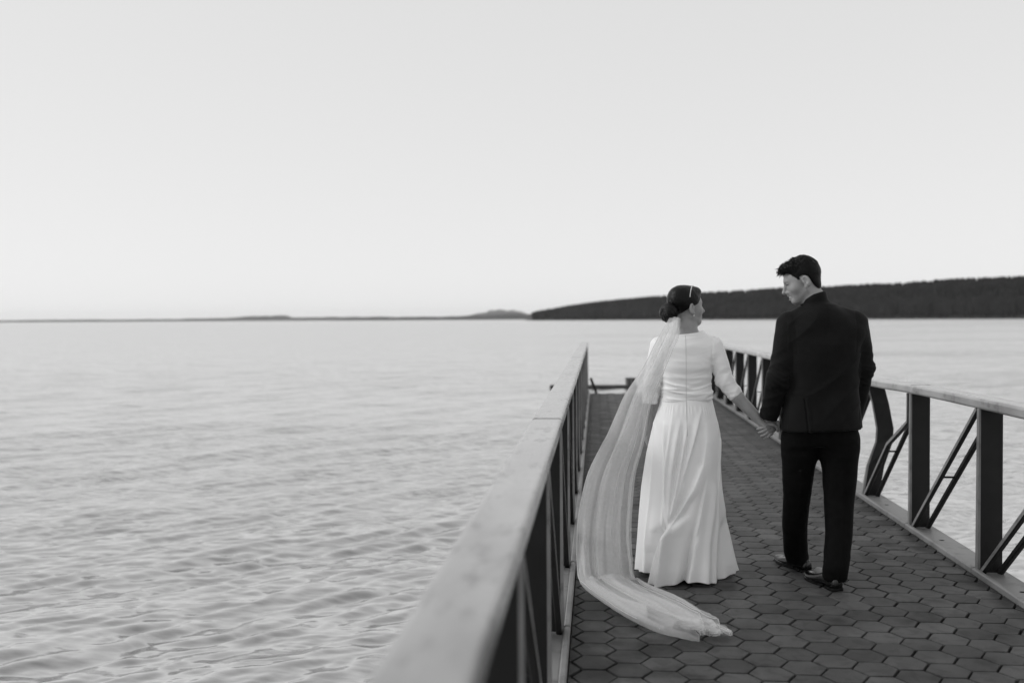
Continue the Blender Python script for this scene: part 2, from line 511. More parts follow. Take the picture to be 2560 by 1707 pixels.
def relax(V, F, n=2, lam=0.5):
    for _ in range(n):
        acc = np.zeros_like(V); cnt = np.zeros(len(V))
        for a in range(4):
            b = (a + 1) % 4
            np.add.at(acc, F[:, a], V[F[:, b]]); np.add.at(acc, F[:, b], V[F[:, a]])
            np.add.at(cnt, F[:, a], 1); np.add.at(cnt, F[:, b], 1)
        V = V + lam * (acc / np.maximum(cnt, 1)[:, None] - V)
    return V

def normals(V, F):
    n = np.cross(V[F[:, 2]] - V[F[:, 0]], V[F[:, 3]] - V[F[:, 1]])
    N = np.zeros_like(V)
    for a in range(4): np.add.at(N, F[:, a], n)
    return N / (np.linalg.norm(N, axis=1)[:, None] + 1e-12)

def axis(lo, hi, h, fine=()):
    """grid axis with spacing h, or finer inside the given (lo, hi, h) spans"""
    out = [lo]
    while out[-1] < hi:
        st = h
        for a, b, q in fine:
            if a <= out[-1] < b: st = q
        out.append(out[-1] + st)
    return out

def frame(yaw_dir, pitch, roll=0.0):
    """columns: right, forward, up; yaw_dir = (x, y) the face points to; pitch < 0 looks down"""
    f0 = np.array([yaw_dir[0], yaw_dir[1], 0.0]); f0 /= np.linalg.norm(f0)
    r = np.array([f0[1], -f0[0], 0.0]); up = np.array([0, 0, 1.0])
    f = f0 * math.cos(pitch) + up * math.sin(pitch); u = np.cross(r, f)
    r2 = r * math.cos(roll) + u * math.sin(roll); u2 = u * math.cos(roll) - r * math.sin(roll)
    return np.stack([r2, f, u2], 1)

def head(fl, T, R, s, smile=False, male=True):
    T = np.asarray(T, float)
    def H(x, y, z): return T + R @ (np.array([x, y, z]) * s)
    def E(c, r, k=0.01, mode='add', Q=None): fl.ell(H(*c), np.array(r) * s, R if Q is None else R @ Q, k * s, mode)
    def Cp(a, b, ra, rb, k=0.008, mode='add'): fl.cap(H(*a), H(*b), ra * s, rb * s, k * s, mode)
    E((0, -.012, .030), (.073, .094, .085))
    E((0, .028, .0), (.062, .060, .090), .03)
    E((0, .030, -.055), (.052 if male else .047, .052, .058), .03)
    for q in (-1, 1):
        Cp((q * .050, -.005, -.062), (q * .018, .062, -.098), .016, .016, .03)       # jaw line
        E((q * .040, .050, -.032), (.026, .028, .026), .025)                        # cheek
        Cp((q * .010, .083, .018), (q * .040, .070, .016), .008, .007, .02)         # brow
        E((q * .030, .096, -.002), (.017, .018, .013), .012, 'cut')                 # eye socket
        E((q * .031, .070, -.002), (.0135, .0135, .0135), .003)                     # eyeball
        Cp((q * .019, .083, .003), (q * .043, .074, .003), .0035, .003, .005)       # upper lid
        E((q * .012, .093, -.044), (.008, .011, .008), .008)                        # nostril wing
        # ear
        Q = np.array(Matrix.Rotation(math.radians(q * 18), 3, 'Z')) @ np.array(Matrix.Rotation(math.radians(-12), 3, 'X'))
        E((q * .0785, -.016, -.013), (.0085, .0215, .034), .004, Q=Q)
        E((q * .0870, -.010, -.008), (.0095, .0120, .021), .002, 'cut', Q)
        E((q * .080, -.004, -.016), (.004, .004, .010), .002, Q=Q)
        E((q * .0760, -.005, -.043), (.007, .0095, .011), .005)
    E((0, .066, -.098), (.021, .019, .017), .02)                                    # chin
    Cp((0, .086, .008), (0, .110, -.035), .0080, .0110, .010)                       # nose
    E((0, .113, -.039), (.0105, .0095, .009), .006)
    Cp((0, .080, -.046), (0, .085, -.066), .016, .014, .016)                        # muzzle
    if smile:
        for q in (-1, 1):
            Cp((0, .0935, -.064), (q * .030, .074, -.055), .0052, .004, .006)
            Cp((0, .0915, -.083), (q * .029, .074, -.058), .0058, .004, .006)
            Cp((q * .030, .086, -.046), (q * .037, .066, -.078), .004, .004, .008)  # smile fold
        E((0, .100, -.073), (.027, .026, .0070), .002, 'cut')
    else:
        for q in (-1, 1):
            Cp((0, .0955, -.067), (q * .023, .083, -.070), .0055, .003, .005)
            Cp((0, .0945, -.077), (q * .021, .083, -.072), .0065, .003, .005)
    return H

# ------------------------------------------------------------------ the setting: water
def wave_height(x, y):
    z = np.zeros_like(x); r = np.random.default_rng(3)
    for i in range(62):
        lam = 0.10 * (0.42 / 0.10) ** r.random() if i < 44 else 0.6 * (2.4 / 0.6) ** r.random()
        ang = math.radians(140) + r.normal() * 0.24
        k = 2 * math.pi / lam; ph = r.random() * 6.28
        amp = 0.0060 * lam ** 0.95 if i < 44 else 0.0036 * lam
        dirx, diry = math.cos(ang), math.sin(ang)
        z = z + amp * np.sin(k * (x * dirx + y * diry) + ph + 0.9 * np.sin(0.35 * x * diry - 0.3 * y * dirx + ph * 3)) * WFADE(lam)
    return z

WATER_Z = -0.80
ring = [1.2]
while ring[-1] < 13000:
    ring.append(ring[-1] * (1.02 if ring[-1] < 3.5 else 1.0035 if ring[-1] < 22 else 1.008 if ring[-1] < 60 else 1.04))
ring = np.array(ring)
ang = np.concatenate([np.linspace(-0.60, 0.42, 500), np.linspace(0.42, 2 * math.pi - 0.60, 81)[1:]])
ang = ang[:-1]                                        # closes on itself
rr, aa = np.meshgrid(ring, ang, indexing='ij')
wx, wy = rr * np.sin(aa), rr * np.cos(aa)
cell = np.where(rr < 22, rr * 0.0035, rr * 0.008)
WFADE = lambda lam: np.clip((lam / (cell * 2.6) - 1.0), 0, 1)
wz = WATER_Z + wave_height(wx, wy)
nr, na = wx.shape
wv = np.stack([wx, wy, wz], -1).reshape(-1, 3)
i, j = np.meshgrid(np.arange(nr - 1), np.arange(na), indexing='ij'); j2 = (j + 1) % na
wf = np.stack([i * na + j, (i + 1) * na + j, (i + 1) * na + j2, i * na + j2], -1).reshape(-1, 4)
wv = np.concatenate([wv, [[0, 0, WATER_Z]]]); c0 = len(wv) - 1
tri = np.stack([np.full(na, c0), np.arange(na), (np.arange(na) + 1) % na], 1)
water = add('water', mesh_of('water', wv.tolist(), wf[:, ::-1].tolist() + tri[:, ::-1].tolist(), True), 'water')
tag(water, 'pale rippled lake water spreading to the horizon', kind='structure')

# ------------------------------------------------------------------ far shores and the forest
def strip_land(name, pts, depth, label):
    """long low hill: (x, y, height) along the shore, sloping back over `depth`"""
    P = catmull(pts, 160); v, f = [], []
    P[:, 2] = np.maximum(P[:, 2], 0.5)
    h = P[:, 2] * (1 + 0.10 * vnoise(np.stack([P[:, 0] * 0.02, P[:, 1] * 0.0, P[:, 0] * 0], 1)))
    for k, (fy, fz) in enumerate([(0, 0), (0.02, 0.35), (0.12, 0.75), (0.3, 0.97), (0.5, 1.0), (1.0, 0.0)]):
        for q, hh in zip(P, h): v.append((q[0] * (1 + fy * 0.02), q[1] + depth * fy, WATER_Z - 0.3 + (hh + 0.3) * fz if fz else WATER_Z - 0.6))
    n = len(P)
    for k in range(5):
        for q in range(n - 1):
            f.append((k * n + q, k * n + q + 1, (k + 1) * n + q + 1, (k + 1) * n + q))
    o = add(name, mesh_of(name, v, f, True), 'far_land')
    return tag(o, label, kind='structure')

strip_land('far_shore', [(-6200, 8000, 6), (-5000, 8000, 18), (-4300, 8000, 20), (-3650, 8000, 20), (-3300, 8000, 26), (-2500, 8000, 24), (-1800, 8000, 26), (-1200, 8000, 30), (-900, 8000, 34), (-560, 8000, 30), (0, 8000, 20)], 700, 'thin grey line of far shore along the horizon')
strip_land('far_headland', [(-3280, 8300, 2), (-3200, 8300, 24), (-3050, 8300, 36), (-2880, 8300, 42), (-2660, 8300, 44), (-2600, 8300, 30), (-2300, 8300, 31), (-1700, 8300, 27), (-1500, 8300, 2)], 400, 'low flat-topped headland on the far shore')
strip_land('far_shore', [(-1500, 5600, 4), (-1350, 5600, 14), (-1100, 5600, 19), (-900, 5600, 20), (-800, 5600, 22), (-640, 5600, 27), (-420, 5600, 33), (-250, 5600, 30), (0, 5600, 20)], 300, 'darker strip of shore left of the forest')
strip_land('far_hill', [(-1560, 11200, 2), (-1400, 11200, 62), (-1280, 11200, 90), (-1160, 11200, 108), (-1040, 11200, 112), (-930, 11200, 106), (-820, 11200, 84), (-740, 11200, 44), (-640, 11200, 2)], 500, 'pale rounded hill beyond the end of the forest')

PA, PB = np.array([-105.0, 1800.0]), np.array([760.0, 760.0])
TOP = lambda p: np.interp(p, [-0.05, 0, 0.03, 0.07, 0.129, 0.235, 0.37, 0.54, 0.654, 1.0], [24, 28, 34, 38.5, 41.5, 45.5, 48, 50.5, 52.5, 58])
inl = np.array([0.77, 0.64])                           # inland direction (away from the water)
bank = []
bf = []
ps = np.linspace(-0.03, 1.25, 90)
for p in ps:
    b0 = PA + (PB - PA) * p
    for d, q in ((-4, -1.0), (0, 0.3), (40, 0.6), (110, 1.0), (260, 1.02)):
        bank.append((b0[0] + inl[0] * d, b0[1] + inl[1] * d, WATER_Z + (q if q <= 0.3 and d <= 0 else (TOP(p) - 16) * q)))
for a in range(len(ps) - 1):
    for k in range(4):
        bf.append((a * 5 + k, (a + 1) * 5 + k, (a + 1) * 5 + k + 1, a * 5 + k + 1))
tag(add('hillside', mesh_of('hillside', bank, bf, True), 'bank'), 'dark wooded bank rising to the right', kind='structure')
tv, tf = [], []
for t in range(7000):
    p = RNG.uniform(-0.012, 1.2); d = RNG.choice([RNG.uniform(2, 18), RNG.uniform(18, 125)], p=[0.4, 0.6])
    b0 = PA + (PB - PA) * p + inl * d
    gz = WATER_Z + (TOP(p) - 16) * np.interp(d, [0, 40, 110, 260], [0.02, 0.6, 1.0, 1.02])
    hh = RNG.uniform(15.0, 16.2) + 0.5 * math.sin(p * 61) + 0.6 * math.sin(p * 23 + 1); rad = RNG.uniform(2.4, 4.0); o = len(tv); n = 6
    prof = [(0.0, 0.12), (0.14, 0.62), (0.35, 1.0), (0.65, 0.95), (0.90, 0.72), (1.0, 0.15)]
    lean = RNG.normal(0, 0.35, 2)
    for z, r in prof:
        for k in range(n):
            w = r * rad * RNG.uniform(0.7, 1.2); a = 6.283 * k / n
            tv.append((b0[0] + w * math.cos(a) + lean[0] * z, b0[1] + w * math.sin(a) + lean[1] * z, gz + hh * z + RNG.uniform(-.4, .4) * (0 < z < 1)))
    for z in range(len(prof) - 1):
        for k in range(n):
            k2 = (k + 1) % n
            tf.append((o + z * n + k, o + z * n + k2, o + (z + 1) * n + k2, o + (z + 1) * n + k))
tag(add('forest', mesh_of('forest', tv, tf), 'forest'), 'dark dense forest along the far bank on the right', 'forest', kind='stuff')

# floating jetty beyond the end of the pier
jt = empty('floating_jetty', (-0.1, 32.3, WATER_Z))
v, f = box_bevel(-1.5, 1.3, 32.1, 32.5, WATER_Z - 0.12, WATER_Z + 0.10, 0.02)
part('float', mesh_of('float', v, f), 'wet_timber', jt)
for k in range(12):
    x = -0.25 + k * 0.125
    v, f = tube([(x, 32.12, WATER_Z + 0.08), (x, 32.12, WATER_Z + 0.30)], 0.006, 6)
    part('stake', mesh_of('stake', v, f), 'metal', jt)
v, f = join([box_bevel(0.95, 1.25, 32.15, 32.45, WATER_Z + 0.102, WATER_Z + 0.30, 0.02), box_bevel(0.92, 1.28, 32.12, 32.48, WATER_Z + 0.301, WATER_Z + 0.33, 0.01)])
part('locker', mesh_of('locker', v, f), 'wet_timber', jt)
tag(jt, 'low dark floating jetty out on the water past the pier end', 'jetty')

# ------------------------------------------------------------------ the pier deck and its hexagonal stones
XL, XR, Y0, Y1 = -0.12, 2.10, -1.2, 19.45
v, f = box_bevel(XL, XR, Y0, Y1, -0.26, -0.032, 0.002)
deck = add('pier_deck', mesh_of('pier_deck', v, f), 'soil')
tag(deck, 'pier deck paved with grey hexagonal stones', kind='structure')
S = 0.0960
def hex_prism(poly, jz=0.0):
    """stone: closed outline with a worn, chamfered top edge"""
    c = np.mean(poly, 0); n = len(poly); v, f = [], []
    for z, ins in ((-0.045, 0.0), (-0.003, 0.0), (-0.0008, 0.0010), (0.0, 0.0030)):
        for p in poly:
            d = p - c; L_ = np.linalg.norm(d); q = c + d * (1 - ins / max(L_, 1e-4))
            v.append((q[0], q[1], z + jz))
    for r in range(3):
        for k in range(n):
            f.append((r * n + k, r * n + (k + 1) % n, (r + 1) * n + (k + 1) % n, (r + 1) * n + k))
    f.append(tuple(range(3 * n, 4 * n)))
    return v, f
def clip_poly(poly, ax, val, keep_less):
    out = []
    for a, b in zip(poly, np.roll(poly, -1, 0)):
        ia = (a[ax] <= val) == keep_less; ib = (b[ax] <= val) == keep_less
        if ia: out.append(a)
        if ia != ib:
            t = (val - a[ax]) / (b[ax] - a[ax]); out.append(a + (b - a) * t)
    return np.array(out)
hexa = np.array([(math.cos(math.radians(60 * k)), math.sin(math.radians(60 * k))) for k in range(6)])
variants = []
for k in range(7):
    r = (S - 0.0056) * (1 + RNG.uniform(-0.012, 0.006, 6))
    v, f = hex_prism(hexa * r[:, None])
    variants.append(mesh_of('paver', v, f))
cells = []
for i in range(-6, 14):
    for j in range(-35, 95):
        cx = 0.419 + 1.5 * S * i; cy = 4.247 + math.sqrt(3) * S * (j + 0.5 * (i % 2))
        if XL - S < cx < XR + S and Y0 < cy - S and cy + S < Y1: cells.append((cx, cy))
def vis_rank(c):
    x, y = c
    if y < 3.85: return 1e6 + abs(y)
    if x > 0.40 * y + 0.08: return 1e5 + y             # right of the picture's edge
    return y
cells.sort(key=vis_rank)
rest = []
for n_, (cx, cy) in enumerate(cells):
    cx += RNG.normal(0, 0.0012); cy += RNG.normal(0, 0.0012); jz = RNG.uniform(-0.0016, 0.0008); rz = RNG.normal(0, 0.010)
    poly = hexa * (S - 0.0056); cut = cx - S < XL + 0.002 or cx + S > XR - 0.002
    if cut:
        q = poly + (cx, cy)
        q = clip_poly(q, 0, XL + 0.003, False); q = clip_poly(q, 0, XR - 0.003, True) if len(q) else q
        if len(q) < 3 or np.ptp(q[:, 0]) < 0.015: continue
        poly = q - (cx, cy)
    if n_ < 300:
        if cut:
            v, f = hex_prism(poly); me = mesh_of('paver', v, f)
        else:
            me = variants[int(RNG.integers(7))]
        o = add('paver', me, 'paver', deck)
        o.location = (cx, cy, jz)
        if not cut: o.rotation_euler = (RNG.normal(0, 0.003), RNG.normal(0, 0.003), rz)
    else:
        v, f = hex_prism(poly, jz); rest.append(([(a + cx, b + cy, c) for a, b, c in v], f))
v, f = join(rest)
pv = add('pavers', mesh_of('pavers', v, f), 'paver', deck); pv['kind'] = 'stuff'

# ------------------------------------------------------------------ railings
STN = [5.78 + 1.22 * k for k in range(-5, 12)]          # post stations along the pier
RAIL_TOP, RAIL_T = 0.985, 0.062
def rail_len(x0, x1, a, b, z0, z1, r=0.015):
    """hollow-section handrail length: rounded long edges, square ends"""
    sec = []
    for cx, cz, st in ((x1 - r, z1 - r, 0), (x0 + r, z1 - r, 90), (x0 + r, z0 + r, 180), (x1 - r, z0 + r, 270)):
        for k in range(4):
            t = math.radians(st + 30 * k); sec.append((cx + r * math.cos(t), cz + r * math.sin(t)))
    n = len(sec); v, f = [], []
    for y, e in [(a, 0.0012), (a + 0.0012, 0)] + [(a + (b - a) * q / 5, 0) for q in (1, 2, 3, 4)] + [(b - 0.0012, 0), (b, 0.0012)]:
        mx, mz = (x0 + x1) / 2, (z0 + z1) / 2
        for x, z in sec: v.append((x + (mx - x) * e * 12, y, z + (mz - z) * e * 12))
    for q in range(7):
        for k in range(n): f.append((q * n + (k + 1) % n, q * n + k, (q + 1) * n + k, (q + 1) * n + (k + 1) % n))
    f.append(tuple(range(n))); f.append(tuple(range(7 * n, 8 * n))[::-1])
    return v, f
def railing(side, label):
    s = 1 if side == 'right' else -1
    xin = 2.135 if s > 0 else -0.157                    # inner face of rail and posts
    xo = xin + s * 0.138
    edge = XR if s > 0 else XL
    root = empty('railing', (xin, 9.0, 0.0))
    tag(root, label, 'railing', 'railings of the pier')
    def seg(a, b): return (min(a, b), max(a, b))
    # base plate and raised lip
    x0, x1 = seg(edge + s * 0.034, xin + s * 0.165)
    v, f = box_bevel(x0, x1, Y0, Y1 + 0.05, -0.10, 0.006, 0.003)
    part('base_plate', mesh_of('base_plate', v, f), 'kerb_paint', root)
    for k in range(len(STN) - 1):
        x0, x1 = seg(edge + s * 0.002, edge + s * 0.033)
        a, b = STN[k] + 0.0015, STN[k + 1] - 0.0015
        if k == 0: a = Y0
        if k == len(STN) - 2: b = Y1 + 0.05
        v, f = box_bevel(x0, x1, a, b, -0.12, 0.030 + RNG.uniform(-.002, .002), 0.007)
        part('kerb_lip', mesh_of('kerb_lip', v, f), 'kerb_paint', root)
    for k in range(1, len(STN) - 1):                    # drain holes in the base plate
        hx, hy = xin + s * 0.075, STN[k] - 0.42
        v = [(hx + 0.016 * math.cos(t), hy + 0.013 * math.sin(t), 0.0072) for t in np.linspace(0, 2 * math.pi, 16, endpoint=False)]
        part('drain_hole', mesh_of('drain_hole', v, [tuple(range(16))]), 'soil', root)
    # handrail, one length per bay
    for k in range(len(STN)):
        a = STN[k] + 0.0004; b = (STN[k + 1] - 0.0004) if k + 1 < len(STN) else STN[k] + 0.10
        if k == 0: a = Y0
        x0, x1 = seg(xin, xo)
        dz = RNG.uniform(-0.0015, 0.0015)
        v, f = rail_len(x0, x1, a, b, RAIL_TOP - RAIL_T + dz, RAIL_TOP + dz)
        if s > 0:                                       # the rail sags where the knocked post has given way
            v = [(x + 0.020 * math.exp(-((y - 8.1) / 0.9)**2), y, z - 0.030 * math.exp(-((y - 8.1) / 0.9)**2)) for x, y, z in v]
        part('handrail', mesh_of('handrail', v, f), 'pale_paint', root)
    zt = RAIL_TOP - RAIL_T + 0.004
    for k, y in enumerate(STN):
        bent = s > 0 and 8.1 < y < 8.3
        p = empty_part('post', root)
        zs = [0.004, 0.25, 0.44, 0.55, 0.75, zt]
        if s > 0: zs[-1] -= 0.030 * math.exp(-((y - 8.1) / 0.9)**2) + 0.001
        off = [0, 0.040, 0.105, 0.112, 0.075, 0.035] if bent else [0] * 6
        tw = [0, 0.10, 0.30, 0.34, 0.25, 0.12] if bent else [0] * 6
        def plate(xa, xb, th, z_off=0.0):
            v, f = [], []
            for z, o_, t_ in zip(zs, off, tw):
                wid = 0.006 * (1 - z / zt)
                for (xx, yy) in ((xa - wid if s > 0 else xa + wid, -th / 2), (xb, -th / 2), (xb, th / 2), (xa - wid if s > 0 else xa + wid, th / 2)):
                    dx = s * (xx - xin) * math.cos(t_) - yy * math.sin(t_) * -1; dy = yy * math.cos(t_) + s * (xx - xin) * math.sin(t_) * -1
                    v.append((xin + s * dx + s * o_, y + dy, z))
            n = len(zs)
            for r in range(n - 1):
                for c in range(4):
                    f.append((r * 4 + c, r * 4 + (c + 1) % 4, (r + 1) * 4 + (c + 1) % 4, (r + 1) * 4 + c))
            f.append((3, 2, 1, 0)); f.append(tuple(range(4 * n - 4, 4 * n)))
            return v, f
        v, f = plate(xin + s * 0.011, xin + s * 0.130, 0.034)
        part('web', mesh_of('web', v, f), 'dark_paint', p)
        v, f = plate(xin + s * 0.001, xin + s * 0.0105, 0.036)
        part('flange', mesh_of('flange', v, f), 'kerb_paint', p)
    for k in range(len(STN) - 1):
        ya, yb = STN[k + 1] - 0.03, STN[k] + 0.035       # foot at the farther post, head at the nearer one
        kink = s > 0 and 6.9 < STN[k] < 7.1
        for nm, xc, mt in (('brace', xin + s * 0.016, None), ('brace', xin + s * 0.112, 'dark_paint')):
            pts = [(xc, ya, 0.006), (xc, yb, zt - 0.004)]
            if kink and mt is None:
                pts = [(xc, ya, 0.006), (xc + 0.004, ya - 0.62, 0.50), (xc - 0.002, yb + 0.16, 0.66), (xc - 0.006, yb + 0.02, 0.72), (xc - 0.008, yb + 0.01, zt - 0.010)]
            v, f = bar(pts, 0.028, 0.034)
            me = mesh_of('brace', v, f)
            if mt is None:                                # dark bar with a pale painted inner edge
                me.materials.append(M['dark_paint']); me.materials.append(M['kerb_paint'])
                for pl in me.polygons:
                    if pl.normal.x * s < -0.8: pl.material_index = 1
                part('brace', me, None, root)
            else:
                part('brace', me, mt, root)
        t = 0.47
        yy, zz = ya + (yb - ya) * t, 0.006 + (zt - 0.01) * t
        v, f = tube([(xin + s * 0.030, yy, zz), (xin + s * 0.098, yy, zz)], 0.0065, 8)
        part('rung', mesh_of('rung', v, f), 'dark_paint', root)
    if s < 0:                                             # gusset foot at the end post
        y = STN[-1]
        v, f = bar([(xin + 0.05, y + 0.03, 0.30), (xin + 0.16, y + 0.06, 0.01)], 0.05, 0.03)
        part('end_stay', mesh_of('end_stay', v, f), 'dark_paint', root)
    return root
def empty_part(name, root):
    o = bpy.data.objects.new(name, None); o.empty_display_size = 0.1
    COL.objects.link(o); o.parent = root
    return o
railing('left', 'pale handrail on dark posts running beside the veil, left side of the pier')
railing('right', 'pale handrail with one bent post behind the man, right side of the pier')

# ------------------------------------------------------------------ the man in the dark suit
man = empty('person', (1.22, 5.53, 0.0))
tag(man, 'person in dark suit and black shoes looking down to the side, holding a hand', 'person')
Rm = frame((-0.99, 0.12), math.radians(-18), 0.0)
Tm = np.array([1.108, 5.50, 1.643]); Sm = 0.97
G_SH_L, G_EL_L, G_WR_L = (1.035, 5.49, 1.405), (0.978, 5.46, 1.115), (0.938, 5.525, 0.905)
G_SH_R, G_EL_R, G_WR_R = (1.400, 5.51, 1.405), (1.438, 5.52, 1.165), (1.402, 5.62, 0.860)

fl = Field(axis(0.84, 1.52, 0.007, [(0.84, 1.24, 0.0032)]), axis(5.22, 6.06, 0.008, [(5.40, 5.62, 0.0032)]), axis(0.0, 1.80, 0.010, [(0.76, 0.93, 0.0032), (1.47, 1.80, 0.0032)]))
Hm = head(fl, Tm, Rm, Sm, smile=True)
fl.cap(Hm(0, -.026, -.03), (1.182, 5.49, 1.50), .050, .057, .02)
fl.cap((1.180, 5.49, 1.52), (1.20, 5.50, 1.38), .060, .085, .04)
for q in ((1.08, 5.50, 1.425), (1.34, 5.50, 1.425)): fl.cap((1.19, 5.50, 1.44), q, .05, .04, .03)
fl.stack([(0.88, 1.21, 5.50, .15, .095), (1.05, 1.21, 5.50, .15, .09), (1.25, 1.21, 5.50, .165, .10), (1.42, 1.21, 5.50, .13, .08)])
fl.chain([G_SH_L, G_EL_L, G_WR_L], [.042, .036, .026]); fl.chain([G_SH_R, G_EL_R, G_WR_R], [.042, .036, .026])
fl.chain([(1.13, 5.52, 0.92), (1.10, 5.60, 0.47), (1.175, 5.77, 0.09)], [.075, .045, .03], .03)
fl.chain([(1.29, 5.50, 0.92), (1.31, 5.50, 0.47), (1.265, 5.40, 0.09)], [.075, .045, .03], .03)
fl.chain([(1.175, 5.78, .07), (1.12, 5.95, .045)], [.028, .022]); fl.chain([(1.262, 5.41, .07), (1.215, 5.58, .045)], [.028, .022])
# right hand hanging in front of the thigh
fl.cap(G_WR_R, (1.395, 5.65, 0.785), .027, .032)
for q in range(4): fl.chain([(1.395 + 0.0, 5.625 + q * .018, .775), (1.385, 5.632 + q * .019, .725), (1.365, 5.635 + q * .018, .695)], [.0095, .0088, .0075], .004)
fl.chain([(1.385, 5.69, .82), (1.37, 5.71, .78), (1.36, 5.70, .75)], [.011, .0105, .0085], .006)
# left hand: palm behind hers, fingers wrapped over the back of her hand
fl.cap(G_WR_L, (0.958, 5.556, 0.872), .027, .026, .02)
fl.ell((0.966, 5.572, 0.846), (.030, .019, .036), k=.02)
for pts in ([(0.955, 5.578, 0.842), (0.936, 5.530, 0.852), (0.915, 5.510, 0.846), (0.895, 5.507, 0.839), (0.876, 5.514, 0.834)],
            [(0.958, 5.574, 0.828), (0.940, 5.528, 0.838), (0.921, 5.508, 0.832), (0.903, 5.505, 0.821), (0.884, 5.513, 0.816)],
            [(0.962, 5.574, 0.816), (0.946, 5.528, 0.823), (0.929, 5.508, 0.817), (0.914, 5.505, 0.804), (0.896, 5.513, 0.797)],
            [(0.966, 5.574, 0.808), (0.954, 5.530, 0.808), (0.941, 5.512, 0.804), (0.929, 5.510, 0.792), (0.914, 5.518, 0.784)]):
    fl.chain(pts, [.010, .0095, .0090, .0082, .0068], .003)
fl.chain([(0.970, 5.560, 0.872), (0.990, 5.550, 0.868), (0.998, 5.545, 0.845), (0.990, 5.545, 0.822)], [.012, .0115, .0105, .0085], .005)
V, F = fl.mesh(); V = relax(V, F, 1, 0.35)
part('body', mesh_of('body', V, F, True), 'skin_man', man)
# teeth
tvf = []
for q in range(14):
    a = (q - 6.5) * 0.11
    c0 = Hm(0.0235 * math.sin(a * 1.6), .0655 + .0255 * math.cos(a * 1.6), -.0655)
    c1 = Hm(0.0235 * math.sin(a * 1.6), .0655 + .0245 * math.cos(a * 1.6), -.0765)
    tvf.append(tube([c0, (c0 + c1) / 2, c1], [.0030, .0034, .0028], 6))
v, f = join(tvf); part('teeth', mesh_of('teeth', v, f, True), 'teeth', man)

for q in (-1, 1):                                          # eyebrows
    ev = []
    for n_ in range(16):
        a = n_ / 15; x = q * (.012 + .034 * a); y = .091 - .020 * a**1.6; z = .017 + .005 * math.sin(a * 2.6)
        ev.append(tube([Hm(x, y, z - .002), Hm(x + q * .004, y - .001, z + .0015), Hm(x + q * .008, y - .003, z + .002)], [.0014, .0014, .0005], 5))
    v, f = join(ev); part('eyebrow', mesh_of('eyebrow', v, f, True), 'hair_man', man)
    ev = []
    for n_ in range(9):
        a = n_ / 8; x = q * (.020 + .023 * a); y = .0875 - .010 * abs(a - .35) * 1.6
        ev.append(tube([Hm(x, y - .002, .000), Hm(x + q * .001, y + .002, -.0015), Hm(x + q * .002, y + .004, -.0035)], [.0012, .001, .0004], 5))
    v, f = join(ev); part('eyelash', mesh_of('eyelash', v, f, True), 'hair_man', man)
# hair: short at the nape and sides, wavy and fuller on top
def hair_field(T, R, s, zmin, ells, noise_amp, noise_sc, h=0.0032, bump_top=0.0):
    T = np.asarray(T); ext = 0.17
    fl = Field(*[axis(T[i] - ext, T[i] + ext, h) for i in range(3)])
    for c, r in ells: fl.ell(T + R @ (np.array(c) * s), np.array(r) * s, R, .02)
    yy = np.array([a for a, b in zmin]); zz = np.array([b for a, b in zmin])
    X = fl.x[:, None, None] - T[0]; Y = fl.y[None, :, None] - T[1]; Z = fl.z[None, None, :] - T[2]
    ly = (X * R[0, 1] + Y * R[1, 1] + Z * R[2, 1]) / s; lz = (X * R[0, 2] + Y * R[1, 2] + Z * R[2, 2]) / s
    fl.f = np.maximum(fl.f, ((np.interp(ly, yy, zz) - lz) * 0.7 * s).astype(np.float32))
    V, F = fl.mesh(); V = relax(V, F, 2, 0.5); N = normals(V, F)
    L = ((V - T) @ R) / s
    n = vnoise(V * noise_sc) * 0.6 + vnoise(V * noise_sc * 2.1 + 5) * 0.4
    V = V + N * (noise_amp * n * np.clip((L[:, 2] - bump_top) / 0.05, 0.12, 1))[:, None]
    return V, F
zm = [(-.13, -.085), (-.070, -.085), (-.050, -.045), (-.034, .012), (-.005, .026), (.010, .020), (.018, -.024), (.030, -.022), (.040, .020), (.052, .048), (.070, .060), (.12, .064)]
V, F = hair_field(Tm, Rm, Sm, zm, [((0, -.015, .032), (.080, .101, .090)), ((0, -.030, .060), (.072, .075, .066)), ((0, -.058, -.035), (.056, .038, .055)), ((0, -.028, .082), (.060, .050, .050)), ((0, .030, .076), (.066, .066, .046)), ((.0, .056, .084), (.052, .030, .025))], .0060, 70, bump_top=.04)
hv, hf = [(V.tolist(), F.tolist())], None
sbv = BVHTree.FromPolygons([Vector(p) for p in V.tolist()], F.tolist())
for q in range(1500):                                       # loose strands lying over the cut, longer and curlier in front
    d = np.array([RNG.normal(0, 1), RNG.normal(0.1, 1), RNG.normal(0.75, .75)]); d /= np.linalg.norm(d)
    o_ = Hm(0, .0, .035); dw = Rm @ d
    hit = sbv.ray_cast(Vector(o_ + dw * .3), Vector(-dw))
    if hit[0] is None: continue
    p = ((np.array(hit[0]) - Tm) @ Rm) / Sm; nn = d
    if p[2] < -.02 and p[1] > -.03: continue
    front = min(max((p[1] + .02) / .09, 0), 1) * min(max((p[2] - .04) / .04, 0), 1)
    flow = np.array([RNG.normal(0, .35), .75 if front > .15 else -.25, -.25 if front > .15 else -.75])
    flow = flow - nn * (flow @ nn) * .9 + nn * RNG.uniform(.05, .30 + .30 * front); flow /= np.linalg.norm(flow)
    cur = RNG.normal(0, 1, 3) * (.06 + .22 * front); Lh = RNG.uniform(.010, .018) + .022 * front * RNG.random()
    p = p - nn * .002; pts = []
    for t in range(5):
        pts.append(Hm(*p)); p = p + flow * Lh / 4; flow = flow + cur + np.array([0, 0, -.10 * front]); flow /= np.linalg.norm(flow)
    w = .0009 + .0007 * front
    hv.append(tube(pts, [w, w, w * .9, w * .7, w * .3], 4))
v, f = join(hv)
